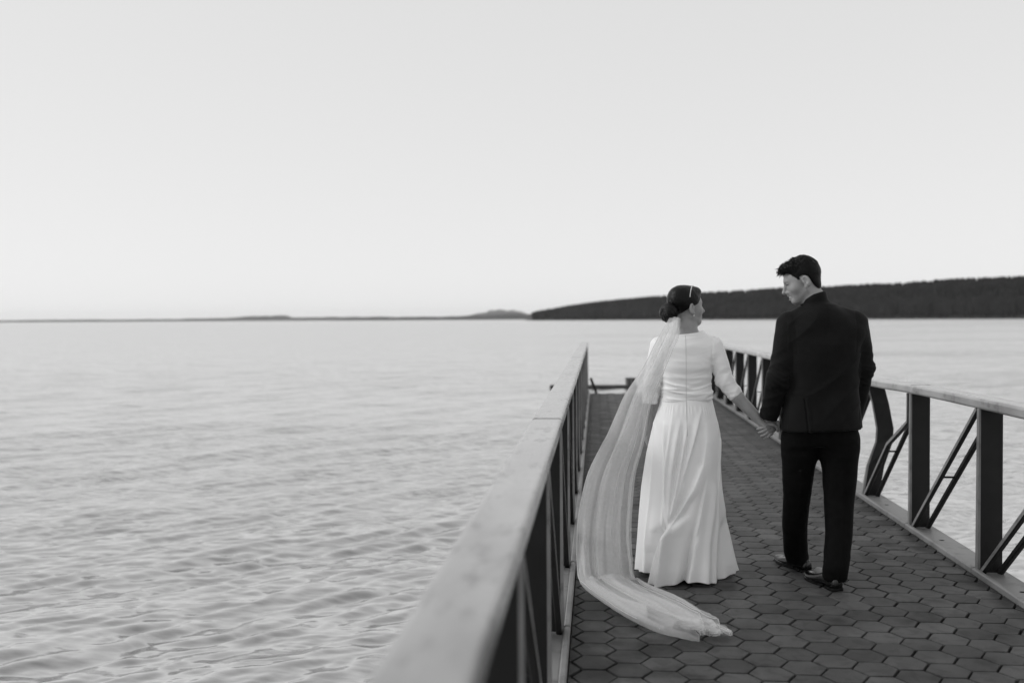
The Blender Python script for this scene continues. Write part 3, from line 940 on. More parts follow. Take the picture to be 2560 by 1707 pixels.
part('hair', mesh_of('hair', v, f, True), 'hair_man', man)

# jacket
fl = Field(axis(0.84, 1.56, 0.005), axis(5.26, 5.80, 0.005), axis(0.80, 1.62, 0.005))
fl.stack([(0.80, 1.212, 5.505, .218, .150), (0.88, 1.212, 5.505, .212, .146), (0.97, 1.212, 5.50, .200, .136), (1.06, 1.212, 5.50, .192, .128), (1.18, 1.213, 5.495, .196, .130),
          (1.30, 1.214, 5.495, .200, .134), (1.38, 1.214, 5.50, .192, .124), (1.45, 1.21, 5.50, .135, .092), (1.50, 1.20, 5.50, .080, .074)], .02, 2.5)
for q, z2 in (((1.055, 5.495, 1.420), 1.5), ((1.378, 5.505, 1.422), 1.5)):
    fl.cap((1.20, 5.50, 1.478), q, .058, .056, .03)
    fl.cap((1.20, 5.47, 1.43), (q[0], 5.48, 1.36), .085, .066, .04)
def cuff(a, b, back):
    a, b = np.array(a), np.array(b); d = (b - a) / np.linalg.norm(b - a); return (b - d * back, d)
fl.chain([G_SH_L, (1.012, 5.475, 1.26), G_EL_L], [.066, .062, .057], .025)
fl.chain([G_EL_L, (0.955, 5.49, 1.01), tuple(np.array(G_WR_L) + (-.004, .004, -.03))], [.057, .053, .047], .02, clip=[cuff(G_EL_L, G_WR_L, -.012)])
fl.chain([G_SH_R, (1.424, 5.515, 1.29), G_EL_R], [.062, .058, .054], .025)
fl.chain([G_EL_R, (1.424, 5.565, 1.01), tuple(np.array(G_WR_R) + (-.003, .008, -.03))], [.054, .050, .045], .02, clip=[cuff(G_EL_R, G_WR_R, -.012)])
# standing collar band
def collar(X, Y, Z):
    ax = 1.185 - (Z - 1.50) * 0.25; ay = 5.492
    r = np.sqrt(((X - ax) / 1.0)**2 + ((Y - ay) / 1.02)**2)
    R_ = 0.078 - (Z - 1.47) * 0.12
    top = 1.548 + (X - 1.17) * 0.42 - (Y - 5.49) * 0.25
    return np.maximum(np.maximum(r - R_, Z - top), 1.44 - Z)
fl.op(collar, (1.08, 5.40, 1.44), (1.30, 5.59, 1.60), .012)
# hem line: slightly lower at the left side
fl.cutfn(lambda X, Y, Z: (0.848 - (1.40 - X) * 0.045) - Z + 0 * Y)
V, F = fl.mesh(); V = relax(V, F, 2, 0.5); N = normals(V, F)
def ridged(q):
    return 1.0 - 2.0 * np.abs(vnoise(q))**0.8
def arm_wrinkle(V, a, b, c, amp, reach=0.075):
    """creases gathered round the elbow and above the cuff of a sleeve a-b-c"""
    a, b, c = map(np.array, (a, b, c)); D = np.zeros(len(V))
    for p, q, s0 in ((a, b, 0.0), (b, c, np.linalg.norm(b - a))):
        d = q - p; L = np.linalg.norm(d); d = d / L; t = (V - p) @ d; r = np.linalg.norm(V - p - t[:, None] * d, axis=1)
        m = (t > -0.02) & (t < L + 0.05) & (r < reach)
        s = t + s0; tot = np.linalg.norm(b - a)
        env = np.exp(-((s - tot) / 0.085)**2) + 0.75 * np.exp(-((s - tot - np.linalg.norm(c - b)) / 0.06)**2) + 0.18
        e1 = np.cross(d, [0.2, 1, 0.1]); e1 /= np.linalg.norm(e1); e2 = np.cross(d, e1); pe1, pe2 = (V - p) @ e1, (V - p) @ e2
        w = ridged(np.stack([s * 21 + pe1 * 13 + pe2 * 6, pe1 * 9 + 2, pe2 * 9], 1)) + 0.5 * ridged(np.stack([s * 38 - pe1 * 16, pe1 * 12 + 7, pe2 * 12], 1))
        D = np.where(m, amp * env * w, D)
    return D
D = arm_wrinkle(V, G_SH_L, G_EL_L, G_WR_L, .0062) + arm_wrinkle(V, G_SH_R, G_EL_R, G_WR_R, .0055)
back = (V[:, 1] < 5.5) & (np.abs(V[:, 0] - 1.21) < .19)
diag = V[:, 2] * 0.9 - V[:, 0] * 0.75
D += np.where(back, .0060 * ridged(np.stack([diag * 9, (V[:, 0] * .9 + V[:, 2] * .75) * 2.5, V[:, 1] * 2], 1)), 0)
D += .0014 * vnoise(V * 18)
vx = 1.118 - (V[:, 2] - .84) * 0.10                        # side vent
D += np.where((V[:, 1] < 5.5) & (V[:, 2] < 1.01), -.007 * np.exp(-((V[:, 0] - vx) / .004)**2) + .004 * np.exp(-((V[:, 0] - vx - .012) / .01)**2), 0)
sv = 1.215 + 0 * V[:, 2]                                   # centre back seam
D += np.where((V[:, 1] < 5.45) & (V[:, 2] > 1.0) & (V[:, 2] < 1.5), -.0016 * np.exp(-((V[:, 0] - sv) / .004)**2), 0)
for sx, sg in ((1.052, 1), (1.383, -1)):                   # armhole seams
    D += np.where((V[:, 2] > 1.25) & (V[:, 1] < 5.52), -.0018 * np.exp(-((V[:, 0] - sx - sg * .06 * (1.45 - V[:, 2])) / .005)**2), 0)
V = V + N * D[:, None]
part('jacket', mesh_of('jacket', V, F, True), 'suit', man)

# trousers
fl = Field(axis(0.95, 1.48, 0.005), axis(5.24, 5.92, 0.005), axis(0.02, 0.93, 0.006))
fl.stack([(0.75, 1.208, 5.515, .175, .110), (0.80, 1.208, 5.512, .194, .128), (0.90, 1.21, 5.505, .180, .118)], .06, 2.4)
fl.chain([(1.108, 5.53, 0.76), (1.104, 5.57, 0.60), (1.104, 5.60, 0.46), (1.104, 5.66, 0.28), (1.128, 5.750, 0.115), (1.140, 5.765, 0.075)], [.100, .086, .074, .069, .065, .065], .04)
fl.chain([(1.308, 5.50, 0.76), (1.312, 5.50, 0.60), (1.306, 5.495, 0.46), (1.296, 5.45, 0.28), (1.266, 5.392, 0.115), (1.262, 5.395, 0.075)], [.105, .092, .079, .071, .066, .065], .04)
fl.cutfn(lambda X, Y, Z: 0.038 - Z + 0 * X + 0 * Y)
V, F = fl.mesh(); V = relax(V, F, 10, 0.5); N = normals(V, F)
low = np.exp(-((V[:, 2] - .13) / .10)**2); knee = np.exp(-((V[:, 2] - .47) / .12)**2); seat = np.exp(-((V[:, 2] - .70) / .10)**2)
D = (.0032 * low + .0018 * knee) * ridged(np.stack([V[:, 0] * 9, V[:, 1] * 9, V[:, 2] * 17 + V[:, 0] * 8], 1))
D += .004 * seat * ridged(np.stack([V[:, 0] * 7 + V[:, 2] * 9, V[:, 1] * 5, V[:, 2] * 5], 1)) + .0012 * vnoise(V * 9)
crease = np.minimum(np.abs(V[:, 0] - (1.105 + .07 * np.clip(.3 - V[:, 2], 0, 1) * 2)), np.abs(V[:, 0] - (1.308 - .05 * np.clip(.3 - V[:, 2], 0, 1) * 3)))
D += .004 * np.exp(-(crease / .010)**2) * (V[:, 2] < .62)
V = V + N * D[:, None]
part('trousers', mesh_of('trousers', V, F, True), 'trouser_cloth', man)

def shoe(heel, toe):
    h, t = np.array([*heel, 0.0]), np.array([*toe, 0.0]); L = np.linalg.norm(t - h); d = (t - h) / L; r = np.array([d[1], -d[0], 0])
    prof = [(0.0, .020, .060), (.03, .030, .072), (.12, .034, .078), (.25, .034, .080), (.38, .035, .078), (.50, .041, .064), (.62, .046, .052), (.74, .047, .044), (.86, .041, .037), (.94, .030, .030), (.985, .016, .022), (1.0, .004, .016)]
    P = catmull(prof, 34); v, f = [], []; n = 22
    for s_, w, hh in P:
        s_ = min(max(s_, 0), 1); c = h + d * s_ * L; rise = 0.016 * max(0, s_ - .82) / .18
        for k in range(n):
            a = 2 * math.pi * k / n; ca, sa = math.cos(a), math.sin(a)
            xx = w * math.copysign(abs(ca)**0.75, ca); zz = .018 + rise + (hh - .018) * max(sa, 0)**0.9 if sa > 0 else .018 + rise
            if sa > 0 and 0.70 < s_ < 0.72: zz -= 0.002
            v.append(tuple(c + r * xx + np.array([0, 0, zz])))
    m = len(P)
    for i in range(m - 1):
        for k in range(n): f.append((i * n + k, i * n + (k + 1) % n, (i + 1) * n + (k + 1) % n, (i + 1) * n + k))
    f.append(tuple(range(n))[::-1]); f.append(tuple(range((m - 1) * n, m * n)))
    o = part('shoe', mesh_of('shoe', v, f, True), 'leather', man)
    sv, sf = [], []                                         # sole with heel block
    out = [(s_, w + .004) for s_, w, hh in P]
    for zlo, zhi, a, b in ((.0, .017, -1, .27), (.006, .0172, .25, 2)):
        sel = [(s_, w) for s_, w in out if a <= s_ <= b]
        if len(sel) < 2: continue
        o0 = len(sv); loop = [(s_, w) for s_, w in sel] + [(s_, -w) for s_, w in sel[::-1]]
        for z in (zlo, zhi):
            for s_, w in loop:
                rise = 0.016 * max(0, s_ - .82) / .18
                zl = z + rise - (0.0055 * (1 if (z == zlo and a > 0 and .45 < s_ < .85) else 0))
                sv.append(tuple(h + d * s_ * L + r * w + np.array([0, 0, zl])))
        q = len(loop)
        sf.append(tuple(range(o0, o0 + q))[::-1]); sf.append(tuple(range(o0 + q, o0 + 2 * q)))
        for k in range(q): sf.append((o0 + k, o0 + (k + 1) % q, o0 + q + (k + 1) % q, o0 + q + k))
    part('sole', mesh_of('sole', sv, sf), 'leather', o)
shoe((1.190, 5.715), (1.070, 6.00))
shoe((1.268, 5.335), (1.165, 5.625))

# ------------------------------------------------------------------ the woman in the white dress
bride = empty('person', (0.50, 5.62, 0.0))
tag(bride, 'person in long white dress with dark hair in a low bun and long veil', 'person')
Rb = frame((math.sin(math.radians(62)), math.cos(math.radians(62))), math.radians(4), 0.0)
Tb = np.array([0.503, 5.60, 1.508]); Sb = 0.93
B_SH_R, B_EL_R, B_CF_R, B_WR_R = (0.652, 5.595, 1.288), (0.706, 5.575, 1.095), (0.772, 5.560, 1.008), (0.908, 5.548, 0.862)
B_SH_L, B_EL_L, B_CF_L, B_WR_L = (0.350, 5.605, 1.288), (0.312, 5.600, 1.085), (0.300, 5.615, 0.975), (0.285, 5.665, 0.835)
fl = Field(axis(0.22, 1.02, 0.007, [(0.40, 0.64, 0.0032), (0.86, 1.02, 0.0032)]), axis(5.36, 5.84, 0.007, [(5.47, 5.72, 0.0032)]), axis(0.02, 1.64, 0.010, [(0.76, 0.92, 0.0032), (1.30, 1.64, 0.0032)]))
Hb = head(fl, Tb, Rb, Sb, male=False)
fl.cap(Hb(0, -.024, -.035), (0.506, 5.595, 1.375), .040, .042, .02)
fl.cap((0.506, 5.595, 1.385), (0.505, 5.60, 1.25), .045, .075, .04)
for q in ((0.40, 5.60, 1.305), (0.605, 5.60, 1.305)): fl.cap((0.504, 5.60, 1.345), q, .034, .032, .04)
fl.stack([(0.90, 0.50, 5.61, .12, .075), (1.02, 0.50, 5.60, .105, .072), (1.18, 0.50, 5.60, .12, .08), (1.30, 0.503, 5.60, .11, .062)])
fl.chain([B_SH_R, B_EL_R, B_CF_R], [.034, .032, .0335]); fl.chain([B_CF_R, (0.83, 5.553, 0.945), B_WR_R], [.0345, .033, .0235], .02)
fl.chain([B_SH_L, B_EL_L, B_CF_L, B_WR_L], [.034, .032, .032, .023], .02)
fl.chain([(0.44, 5.63, 0.92), (0.43, 5.68, 0.48), (0.43, 5.70, 0.10), (0.43, 5.80, 0.045)], [.08, .05, .034, .025], .03)
fl.chain([(0.56, 5.62, 0.92), (0.56, 5.60, 0.48), (0.56, 5.56, 0.10), (0.56, 5.66, 0.045)], [.08, .05, .034, .025], .03)
# left hand at the skirt
fl.cap(B_WR_L, (0.284, 5.69, 0.775), .022, .026)
for q in range(4): fl.chain([(0.284 - .004 * q, 5.668 + q * .016, .765), (0.292, 5.672 + q * .017, .722), (0.306, 5.674 + q * .016, .697)], [.0085, .008, .0065], .004)
fl.chain([(0.292, 5.715, .80), (0.30, 5.735, .765), (0.306, 5.73, .74)], [.010, .009, .0075], .005)
# right hand in his: back of the hand to us, fingers closing behind his palm
fl.ell((0.936, 5.545, 0.838), (.036, .015, .026), R=np.array(Matrix.Rotation(math.radians(40), 3, 'Y')), k=.018)
for q in range(4):
    bx, bz = 0.962 - .010 * q, 0.836 - .011 * q
    fl.chain([(bx - .008, 5.545, bz + .006), (bx + .010, 5.552, bz - .008), (bx + .014, 5.584, bz - .014), (bx - .002, 5.603, bz - .006)], [.0085, .0082, .0078, .0065], .003)
fl.chain([(0.938, 5.533, 0.856), (0.960, 5.528, 0.858), (0.980, 5.534, 0.846), (0.988, 5.538, 0.828)], [.010, .0095, .0088, .0072], .006)
V, F = fl.mesh(); V = relax(V, F, 1, 0.35)
part('body', mesh_of('body', V, F, True), 'skin', bride)

# hair drawn back into a low bun
zm = [(-.13, -.060), (-.10, -.060), (-.075, -.050), (-.045, -.022), (-.015, -.004), (.010, .002), (.035, .010), (.055, .030), (.072, .052), (.084, .066), (.12, .070)]
V, F = hair_field(Tb, Rb, Sb, zm, [((0, -.016, .033), (.0835, .105, .094)), ((0, -.050, .050), (.070, .066, .070)), ((0, .052, .080), (.050, .045, .034))], .0016, 60)
hair = part('hair', mesh_of('hair', V, F, True), 'hair', bride)
def bun(c, r, R):
    v, f = [], []; n, m = 96, 40
    for i in range(m + 1):
        th = math.pi * i / m
        for k in range(n):
            ph = 2 * math.pi * k / n
            swirl = ph * 1.0 + 0.9 * math.cos(th)
            g = 1 + 0.022 * math.sin(13 * swirl) + 0.012 * math.sin(29 * swirl + 1.3) - 0.05 * math.exp(-((th) / .35)**2) - .05 * math.exp(-((math.pi - th) / .35)**2)
            p = np.array([math.sin(th) * math.cos(ph) * r[0], math.cos(th) * r[1], math.sin(th) * math.sin(ph) * r[2]]) * g
            v.append(tuple(np.asarray(c) + R @ p))
    for i in range(m):
        for k in range(n): f.append((i * n + k, i * n + (k + 1) % n, (i + 1) * n + (k + 1) % n, (i + 1) * n + k))
    return v, f
BUN = Hb(0.0, -.128, -.030)
v, f = bun(BUN, (.062, .048, .055), Rb @ np.array(Matrix.Rotation(math.radians(-14), 3, 'X')))
part('bun', mesh_of('bun', v, f, True), 'hair', hair)
# pearl band across the hair
beads = []; hbvh = BVHTree.FromPolygons([Vector(p) for p in V.tolist()], F.tolist())
for k in range(44):
    a = math.radians(-72 + 144 * k / 43)
    o_ = Hb(0, .040 - .05 * abs(math.sin(a)), .03); dr = Rb @ np.array([math.sin(a), 0.16 - .40 * abs(math.sin(a)), math.cos(a)])
    hit = hbvh.ray_cast(Vector(o_ + dr * 0.3), Vector(-dr))
    if hit[0] is None: continue
    c = np.array(hit[0]) + dr * .0015; bv, bf2 = [], []
    for i in range(5):
        th = math.pi * i / 4
        for q in range(8): bv.append((c[0] + .0030 * math.sin(th) * math.cos(q * .7854), c[1] + .0030 * math.sin(th) * math.sin(q * .7854), c[2] + .0030 * math.cos(th)))
    for i in range(4):
        for q in range(8): bf2.append((i * 8 + q, i * 8 + (q + 1) % 8, (i + 1) * 8 + (q + 1) % 8, (i + 1) * 8 + q))
    beads.append((bv, bf2))
v, f = join(beads); part('hair_band', mesh_of('hair_band', v, f, True), 'bead', hair)
ec = Hb(.0765, -.003, -.053)
v, f = tube([ec + np.array([0, 0, .006]), ec + np.array([0, 0, .002]), ec, ec - np.array([0, 0, .004]), ec - np.array([0, 0, .008])], [.0008, .001, .003, .0034, .0008], 8)
part('earring', mesh_of('earring', v, f, True), 'bead', bride)
# bracelet round the wrist
wd = np.array(B_WR_R) - np.array((0.83, 5.553, 0.945)); wd /= np.linalg.norm(wd); wc = np.array(B_WR_R) + wd * .006
a1 = np.cross(wd, [0, 1, 0]); a1 /= np.linalg.norm(a1); a2 = np.cross(wd, a1)
v, f = tube([tuple(wc + (a1 * math.cos(t) + a2 * math.sin(t)) * .0252) for t in np.linspace(0, 2 * math.pi, 40)], .0009, 6, False)
part('bracelet', mesh_of('bracelet', v, f, True), 'metal', bride)

# dress: bodice with three-quarter sleeves
fl = Field(axis(0.20, 0.84, 0.0045), axis(5.42, 5.76, 0.0045), axis(0.93, 1.40, 0.0045))
fl.stack([(0.93, 0.500, 5.603, .128, .092), (0.965, 0.500, 5.602, .134, .097), (0.985, 0.500, 5.60, .1395, .102), (1.04, 0.50, 5.60, .134, .097), (1.11, 0.50, 5.598, .135, .098), (1.20, 0.50, 5.597, .145, .104), (1.28, 0.502, 5.60, .140, .094), (1.34, 0.503, 5.60, .105, .072), (1.38, 0.503, 5.60, .085, .062)], .02, 2.3)
for q in ((0.372, 5.602, 1.296), (0.632, 5.598, 1.296)):
    fl.cap((0.502, 5.60, 1.335), q, .046, .042, .03); fl.cap((0.502, 5.585, 1.27), (q[0], 5.585, 1.25), .06, .05, .04)
fl.chain([B_SH_R, (0.684, 5.583, 1.19), B_EL_R], [.049, .048, .044], .016)
fl.chain([B_EL_R, B_CF_R, tuple(np.array(B_CF_R) + (.02, -.002, -.028))], [.044, .040, .039], .016, clip=[cuff(B_EL_R, B_CF_R, .004)])
fl.chain([B_SH_L, (0.330, 5.602, 1.18), B_EL_L], [.051, .050, .046], .016)
fl.chain([B_EL_L, B_CF_L, tuple(np.array(B_CF_L) + (-.003, .01, -.03))], [.046, .042, .041], .016, clip=[cuff(B_EL_L, B_CF_L, -.006)])
fl.cutfn(lambda X, Y, Z: Z - (1.356 + (X - .5) * .12 + .25 * np.maximum(0, np.abs(X - .503) - .05) - .35 * np.maximum(0, Y - 5.60)))
V, F = fl.mesh(); V = relax(V, F, 2, 0.5); N = normals(V, F)
D = arm_wrinkle(V, B_SH_R, B_EL_R, B_CF_R, .0040, .062) + arm_wrinkle(V, B_SH_L, B_EL_L, B_CF_L, .0035, .062)
tor = np.abs(V[:, 0] - .50) < .152
wz_ = V[:, 2] + .10 * (V[:, 0] - .49)**2 * np.sign(.5 - V[:, 0]) + .035 * np.sin(V[:, 0] * 14 + 1.0) * .5
drape = ridged(np.stack([V[:, 0] * 5.5, V[:, 1] * 3, wz_ * 27], 1)) + .4 * ridged(np.stack([V[:, 0] * 9 + 3, V[:, 1] * 4, wz_ * 52], 1))
env = np.exp(-((V[:, 2] - 1.03) / .050)**2) + .14
D += np.where(tor, .0110 * env * drape, 0)
band = np.where(V[:, 2] < .992, -.002, 0)
D += np.where(tor, band + .0042 * np.exp(-((V[:, 2] - 1.165 - .05 * np.abs(V[:, 0] - .5)) / .020)**2) + .003 * np.exp(-((V[:, 2] - 1.115) / .012)**2), 0)
D += np.where((V[:, 1] < 5.6) & (V[:, 2] > 1.13), -.0035 * (np.exp(-((V[:, 0] - .637 + .05 * (1.3 - V[:, 2])) / .004)**2) + np.exp(-((V[:, 0] - .365 - .05 * (1.3 - V[:, 2])) / .004)**2)), 0)
pu = np.exp(-(((V[:, 0] - .632) / .035)**2 + ((V[:, 2] - 1.20) / .05)**2))
D += .005 * pu * ridged(np.stack([np.abs(V[:, 0] - .635) * 26, V[:, 1] * 3, (V[:, 2] - 1.2) * 30 - np.abs(V[:, 0] - .635) * 18], 1))
V = V + N * D[:, None]
dress = part('dress', mesh_of('dress', V, F, True), 'satin', bride)
dbvh = BVHTree.FromPolygons([Vector(p) for p in V.tolist()], F.tolist())

# skirt: folds as ridges that wander down the cloth
def interp_rows(rows, z):
    A = np.asarray(rows, float); o = np.argsort(A[:, 0]); A = A[o]
    return [np.interp(z, A[:, 0], A[:, i]) for i in range(1, A.shape[1])]
prof = [(0.0, .490, 5.665, .262, .270), (.07, .489, 5.66, .255, .262), (.21, .485, 5.65, .238, .240), (.36, .482, 5.64, .224, .222), (.50, .482, 5.63, .213, .205), (.687, .489, 5.62, .197, .182), (.80, .497, 5.612, .183, .160), (.86, .499, 5.608, .173, .146), (.92, .500, 5.605, .159, .127), (.962, .500, 5.603, .148, .112), (.990, .500, 5.602, .1425, .105)]
NZ, NA = 190, 520
zc = np.linspace(0, 1, NZ)
phi = np.linspace(-math.pi, math.pi, NA, endpoint=False)
ridges = [  # (polyline of x, z), amplitude top -> bottom, width left, width right (m)
    ([(.602, .868), (.569, .649), (.516, .523), (.444, .382), (.378, .262), (.339, .141), (.320, .0)], (.010, .048), .012, .090),
    ([(.370, .860), (.376, .601), (.378, .335), (.372, .0)], (.012, .006), .010, .020),
    ([(.455, .874), (.412, .601), (.392, .335), (.36, .0)], (.014, .012), .020, .008),
    ([(.497, .867), (.445, .575), (.401, .335), (.365, .0)], (.013, .012), .016, .008),
    ([(.569, .934), (.517, .748), (.464, .562), (.408, .335), (.37, .0)], (.011, .016), .018, .010),
    ([(.308, .933), (.280, .600), (.247, .333), (.215, .0)], (.004, .020), .030, .045),
    ([(.600, .60), (.555, .404), (.516, .204), (.486, .0)], (.0, .034), .010, .070),
    ([(.648, .60), (.622, .40), (.592, .204), (.575, .0)], (.004, .026), .030, .028),
    ([(.665, .60), (.690, .40), (.716, .204), (.745, .0)], (.002, .030), .040, .030),
    ([(.690, .90), (.672, .70), (.660, .5), (.640, .2), (.636, .0)], (.005, .010), .015, .012),
    ([(.560, .55), (.470, .382), (.345, .262), (.300, .141), (.285, .0)], (.0, -.050), .050, .022),      # hollow beside the long fold
    ([(.560, .35), (.505, .204), (.472, .0)], (.0, -.026), .030, .010),
    ([(.700, .40), (.690, .204), (.688, .0)], (.0, -.045), .030, .030),
    ([(.420, .93), (.390, .70), (.372, .5), (.355, .30)], (.004, .010), .010, .012),
    ([(.330, .93), (.318, .70), (.300, .45), (.270, .20), (.255, .0)], (.003, .012), .014, .016),
    ([(.540, .45), (.470, .20), (.425, .0)], (.0, .014), .030, .030)]
hem_lift = lambda X: .0
P_ = np.zeros((NZ, NA, 3))
for i, t in enumerate(zc):
    z = .990 * (1 - t)
    cx, cy, rx, ry = interp_rows(prof, np.array([z])); cx, cy, rx, ry = [float(q[0]) for q in (cx, cy, rx, ry)]
    X = cx + rx * np.sin(phi); Y = cy - ry * np.cos(phi)
    nx_, ny_ = np.sin(phi) / rx, -np.cos(phi) / ry; nl = np.hypot(nx_, ny_); nx_, ny_ = nx_ / nl, ny_ / nl
    disp = np.zeros(NA); backm = np.cos(phi) > -0.25
    for poly, (a0, a1), wl_, wr_ in ridges:
        pz = np.array([q[1] for q in poly])[::-1]; px = np.array([q[0] for q in poly])[::-1]
        rxp = np.interp(z, pz, px); on = np.clip((pz[-1] + .02 - z) / .12, 0, 1)
        if on <= 0: continue
        sn = np.clip((rxp - cx) / rx, -.995, .995); ph0 = math.asin(sn)
        arc = (phi - ph0) * np.sqrt((rx * np.cos(phi))**2 + (ry * np.sin(phi))**2).clip(.05)
        tt = 1 - z / pz[-1]; amp = (a0 + (a1 - a0) * tt) * on * 1.45
        g = np.where(arc < 0, np.exp(-(arc / wl_)**2), np.exp(-(np.abs(arc) / wr_)**1.5))
        disp += np.where(backm, amp * g, 0)
    disp += .016 * t**1.3 * np.sin(7 * phi + 2.0 * t) * (np.cos(phi) < 0.2) + .006 * t * np.sin(11 * phi - 3 * t + 1)
    disp +=   .0010 * np.sin(phi * 46 + 2 * np.sin(phi * 9)) * math.exp(-((z - .95) / .035)**2)
    disp *= min(1.0, t / 0.05)
    X = X + nx_ * disp; Y = Y + ny_ * disp
    zz = np.full(NA, z)
    if t > .8:
        w = ((t - .8) / .2)**2
        zz = zz + w * (.014 + .014 * np.sin(5 * phi + 1) + .012 * (np.cos(phi) < 0.3))
    P_[i] = np.stack([X, Y, zz], 1)
i, j = np.meshgrid(np.arange(NZ - 1), np.arange(NA), indexing='ij'); j2 = (j + 1) % NA
fq = np.stack([i * NA + j, (i + 1) * NA + j, (i + 1) * NA + j2, i * NA + j2], -1).reshape(-1, 4)
SV = P_.reshape(-1, 3)
skirt = part('skirt', mesh_of('skirt', SV, fq, True), 'satin', dress)
sol = skirt.modifiers.new('cloth_thickness', 'SOLIDIFY'); sol.thickness = 0.0025; sol.offset = -1
sbvh = BVHTree.FromPolygons([Vector(p) for p in SV.tolist()], fq.tolist())
# zip down the back
pts = []
for z in np.linspace(1.348, .80, 70):
    x = .489 + .004 * (1.35 - z)
    hits = [b.ray_cast(Vector((x, 5.2, z)), Vector((0, 1, 0)))[0] for b in (dbvh, sbvh)]
    hits = [h for h in hits if h is not None]
    if hits: pts.append((x, min(h.y for h in hits) - .0004, z))
v, f = tube(pts, .0009, 6); part('zip', mesh_of('zip', v, f, True), 'zip', dress)

# ------------------------------------------------------------------ the veil
rowsL = [(.401, 5.500, 1.440), (.341, 5.470, 1.342), (.307, 5.460, 1.279), (.274, 5.450, 1.212), (.224, 5.440, 1.130), (.154, 5.430, 1.027), (.108, 5.42, .925), (.058, 5.41, .813), (.017, 5.40, .738), (-.052, 5.39, .589), (-.096, 5.38, .395), (-.108, 5.37, .259), (-.108, 5.35, .138), (-.098, 5.31, .050), (-.062, 5.219, .014), (.065, 4.888, .012), (.178, 4.657, .012), (.310, 4.439, .012), (.430, 4.370, .012), (.520, 4.375, .012)]
rowsR = [(.460, 5.480, 1.440), (.447, 5.450, 1.342), (.418, 5.440, 1.280), (.391, 5.430, 1.213), (.356, 5.420, 1.131), (.310, 5.410, 1.028), (.282, 5.40, .927), (.262, 5.39, .816), (.246, 5.38, .742), (.207, 5.37, .594), (.189, 5.36, .402), (.184, 5.35, .268), (.192, 5.345, .147), (.205, 5.350, .055), (.240, 5.333, .014), (.319, 5.175, .012), (.431, 4.973, .012), (.503, 4.728, .012), (.560, 4.600, .012), (.588, 4.520, .012)]
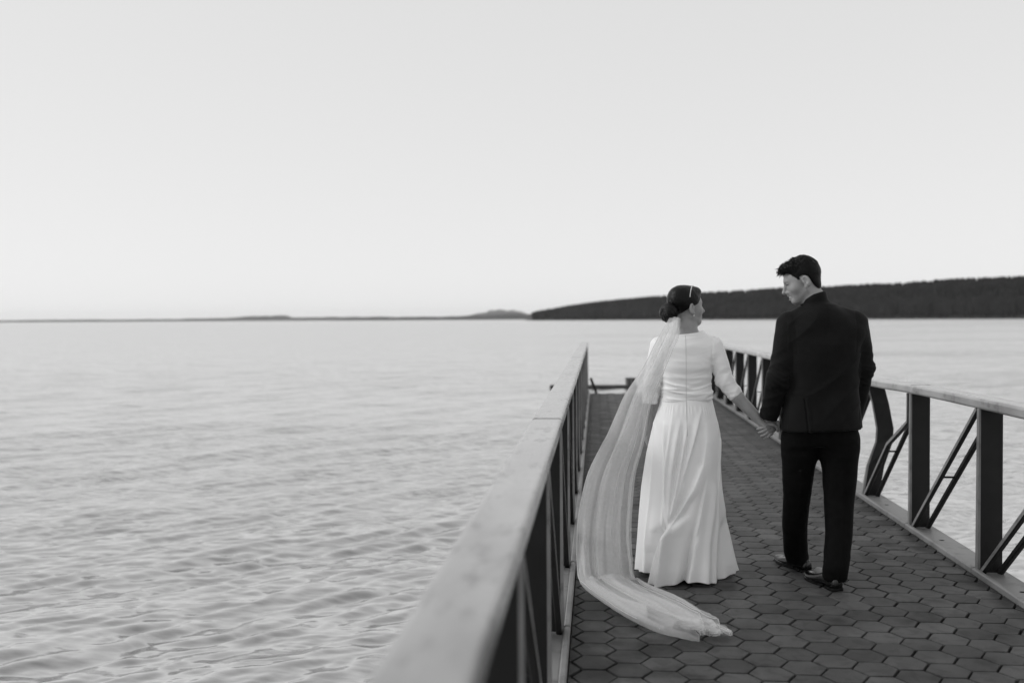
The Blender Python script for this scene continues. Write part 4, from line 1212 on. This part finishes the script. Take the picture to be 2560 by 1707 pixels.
def veil_sheet(seed, u0, u1, lift, drift=0.0, t_end=1.0, folds=1.0, NT=250, NU=220):
    """one layer of tulle between the two edge curves; folds double back on themselves"""
    rg = np.random.default_rng(seed)
    tl = np.linspace(0, t_end, NT)
    dense = np.linspace(0, 1, 400)
    Lc0, Rc0 = catmull(rowsL, 400), catmull(rowsR, 400)
    Lc = np.stack([np.interp(tl, dense, Lc0[:, k]) for k in range(3)], 1); Rc = np.stack([np.interp(tl, dense, Rc0[:, k]) for k in range(3)], 1)
    u = np.linspace(0, 1, NU); t = tl[:, None]
    s = np.broadcast_to(u, (NT, NU)).copy(); dep = np.zeros((NT, NU))
    fade = np.clip(t / .1, 0.25, 1)
    for n, a, b in ((1.3, .095, .032), (2.4, .075, .022), (4.1, .022, .006)):
        n = n * folds
        p1, p2, om = rg.random() * 6.28, rg.random() * 6.28, rg.normal(0, 2.5)
        wob = om * t + 1.4 * np.sin(t * rg.uniform(3, 7) + p2)
        gr = np.clip(0.25 + 1.1 * t, 0, 1.2) * (0.8 + 0.5 * np.sin(t * rg.uniform(3, 8) + u * rg.uniform(2, 6) + p2))
        s = s + a * gr * np.sin(2 * math.pi * n * u + p1 + wob) * 1.4 / folds
        dep = dep + b * gr * np.cos(2 * math.pi * n * u + p1 + wob + .5) * fade
    s = (s - s.min(1, keepdims=True)) / (s.max(1, keepdims=True) - s.min(1, keepdims=True))
    tt = np.clip((t - .12) / .6, 0, 1); tt = tt * tt * (3 - 2 * tt)
    s = np.clip(u0 + (u1 - u0) * s + drift * tt, 0, 1)
    A = Rc - Lc; T = np.gradient((Lc + Rc) / 2, axis=0)
    Nn = np.cross(A, T); Nn /= np.linalg.norm(Nn, axis=1)[:, None] + 1e-9
    Nn *= np.sign(-Nn[:, 1:2] + 4 * Nn[:, 2:3])
    wid = np.linalg.norm(A, axis=1)[:, None]
    P = Lc[:, None] + A[:, None] * s[..., None]
    gnd = np.clip((t - .66) / .06, 0, 1)
    dep = dep * np.clip(wid / .25, .35, 1)
    dep = dep * (1 - gnd) + gnd * (np.abs(dep) * 0.8 + .004)
    Q = np.stack(np.broadcast_arrays(t * 13, s * 9, t * 0 + seed), -1)
    cr = ridged(Q) * .009 + ridged(Q * 2.3 + 5) * .004
    late = np.clip((t - .78) / .2, 0, 1)
    dep = dep + lift + cr * gnd * (0.25 + late)
    P = P + Nn[:, None] * dep[..., None]
    along = T / (np.linalg.norm(T, axis=1)[:, None] + 1e-9)
    # the hem frays into uneven tongues and the layers slide apart on the stones
    endw = np.clip((t - t_end + .14) / .14, 0, 1)**1.5
    hem = -.035 + .07 * vnoise(np.stack(np.broadcast_arrays(s * 5.0, t * 0 + seed * 1.7, t * 0), -1)) + .03 * vnoise(np.stack(np.broadcast_arrays(s * 17.0, t * 0 + seed, t * 0), -1))
    P = P + along[:, None] * (endw * hem)[..., None]
    side = A / (wid + 1e-9)
    P = P + side[:, None] * (late * .022 * vnoise(np.stack(np.broadcast_arrays(t * 17, s * 3, t * 0 + seed), -1)))[..., None]
    P[..., 2] = np.maximum(P[..., 2], .005 + .003 * lift)
    i, j = np.meshgrid(np.arange(NT - 1), np.arange(NU - 1), indexing='ij')
    f = np.stack([i * NU + j, (i + 1) * NU + j, (i + 1) * NU + j + 1, i * NU + j + 1], -1).reshape(-1, 4)
    return P, f
vv, ff, o0, hems = [], [], 0, []
for sd_, ua, ub, lf, dr, te, fo in ((11, 0.0, 1.0, .0, 0, .985, 1.0), (23, 0.0, 0.80, .010, .0, .90, 1.2), (37, 0.34, 0.96, .018, 0, 1.0, 1.0), (51, 0.46, 0.66, .024, -.20, .96, .7), (64, 0.62, 0.86, .014, -.10, 1.0, .7), (72, 0.04, 0.24, .006, 0, .86, .7)):   # layers: seed, edge from, edge to, lift, drift, length, folds
    P, fa = veil_sheet(sd_, ua, ub, lf, dr, te, fo, NU=240 if ub - ua > .5 else 110)
    NT_, NU_ = P.shape[:2]
    vv.append(P.reshape(-1, 3)); ff.append(fa + o0); o0 += NT_ * NU_
    if ub - ua > .5:
        hems.append(tube(P[-1, ::2].tolist(), .0008, 5)); hems.append(tube(P[8::2, 0].tolist(), .0009, 5)); hems.append(tube(P[8::2, -1].tolist(), .0009, 5))
veil = part('veil', mesh_of('veil', np.concatenate(vv), np.concatenate(ff), True), 'tulle', bride)
v, f = join(hems); part('hem', mesh_of('hem', v, f, True), 'hem_thread', veil)

# ------------------------------------------------------------------ haze over the lake
HX, HZ0, HZ1 = 15000.0, WATER_Z - 1.2, 135.0
v, f = [(x, y, z) for z in (HZ0, HZ1) for x, y in ((-HX, -HX), (HX, -HX), (HX, HX), (-HX, HX))], [(3, 2, 1, 0), (4, 5, 6, 7), (0, 1, 5, 4), (1, 2, 6, 5), (2, 3, 7, 6), (3, 0, 4, 7)]
hz = add('haze', mesh_of('haze', v, f))
hm, N, L = new_mat('haze'); N.remove(N['Principled BSDF'])
pv_ = N.new('ShaderNodeVolumePrincipled'); pv_.inputs['Color'].default_value = g3(0.995); pv_.inputs['Density'].default_value = 3.6e-5; pv_.inputs['Anisotropy'].default_value = 0.2
L.new(pv_.outputs[0], N['Material Output'].inputs['Volume'])
hz.data.materials.append(hm); tag(hz, 'thin pale haze over the lake', kind='stuff')
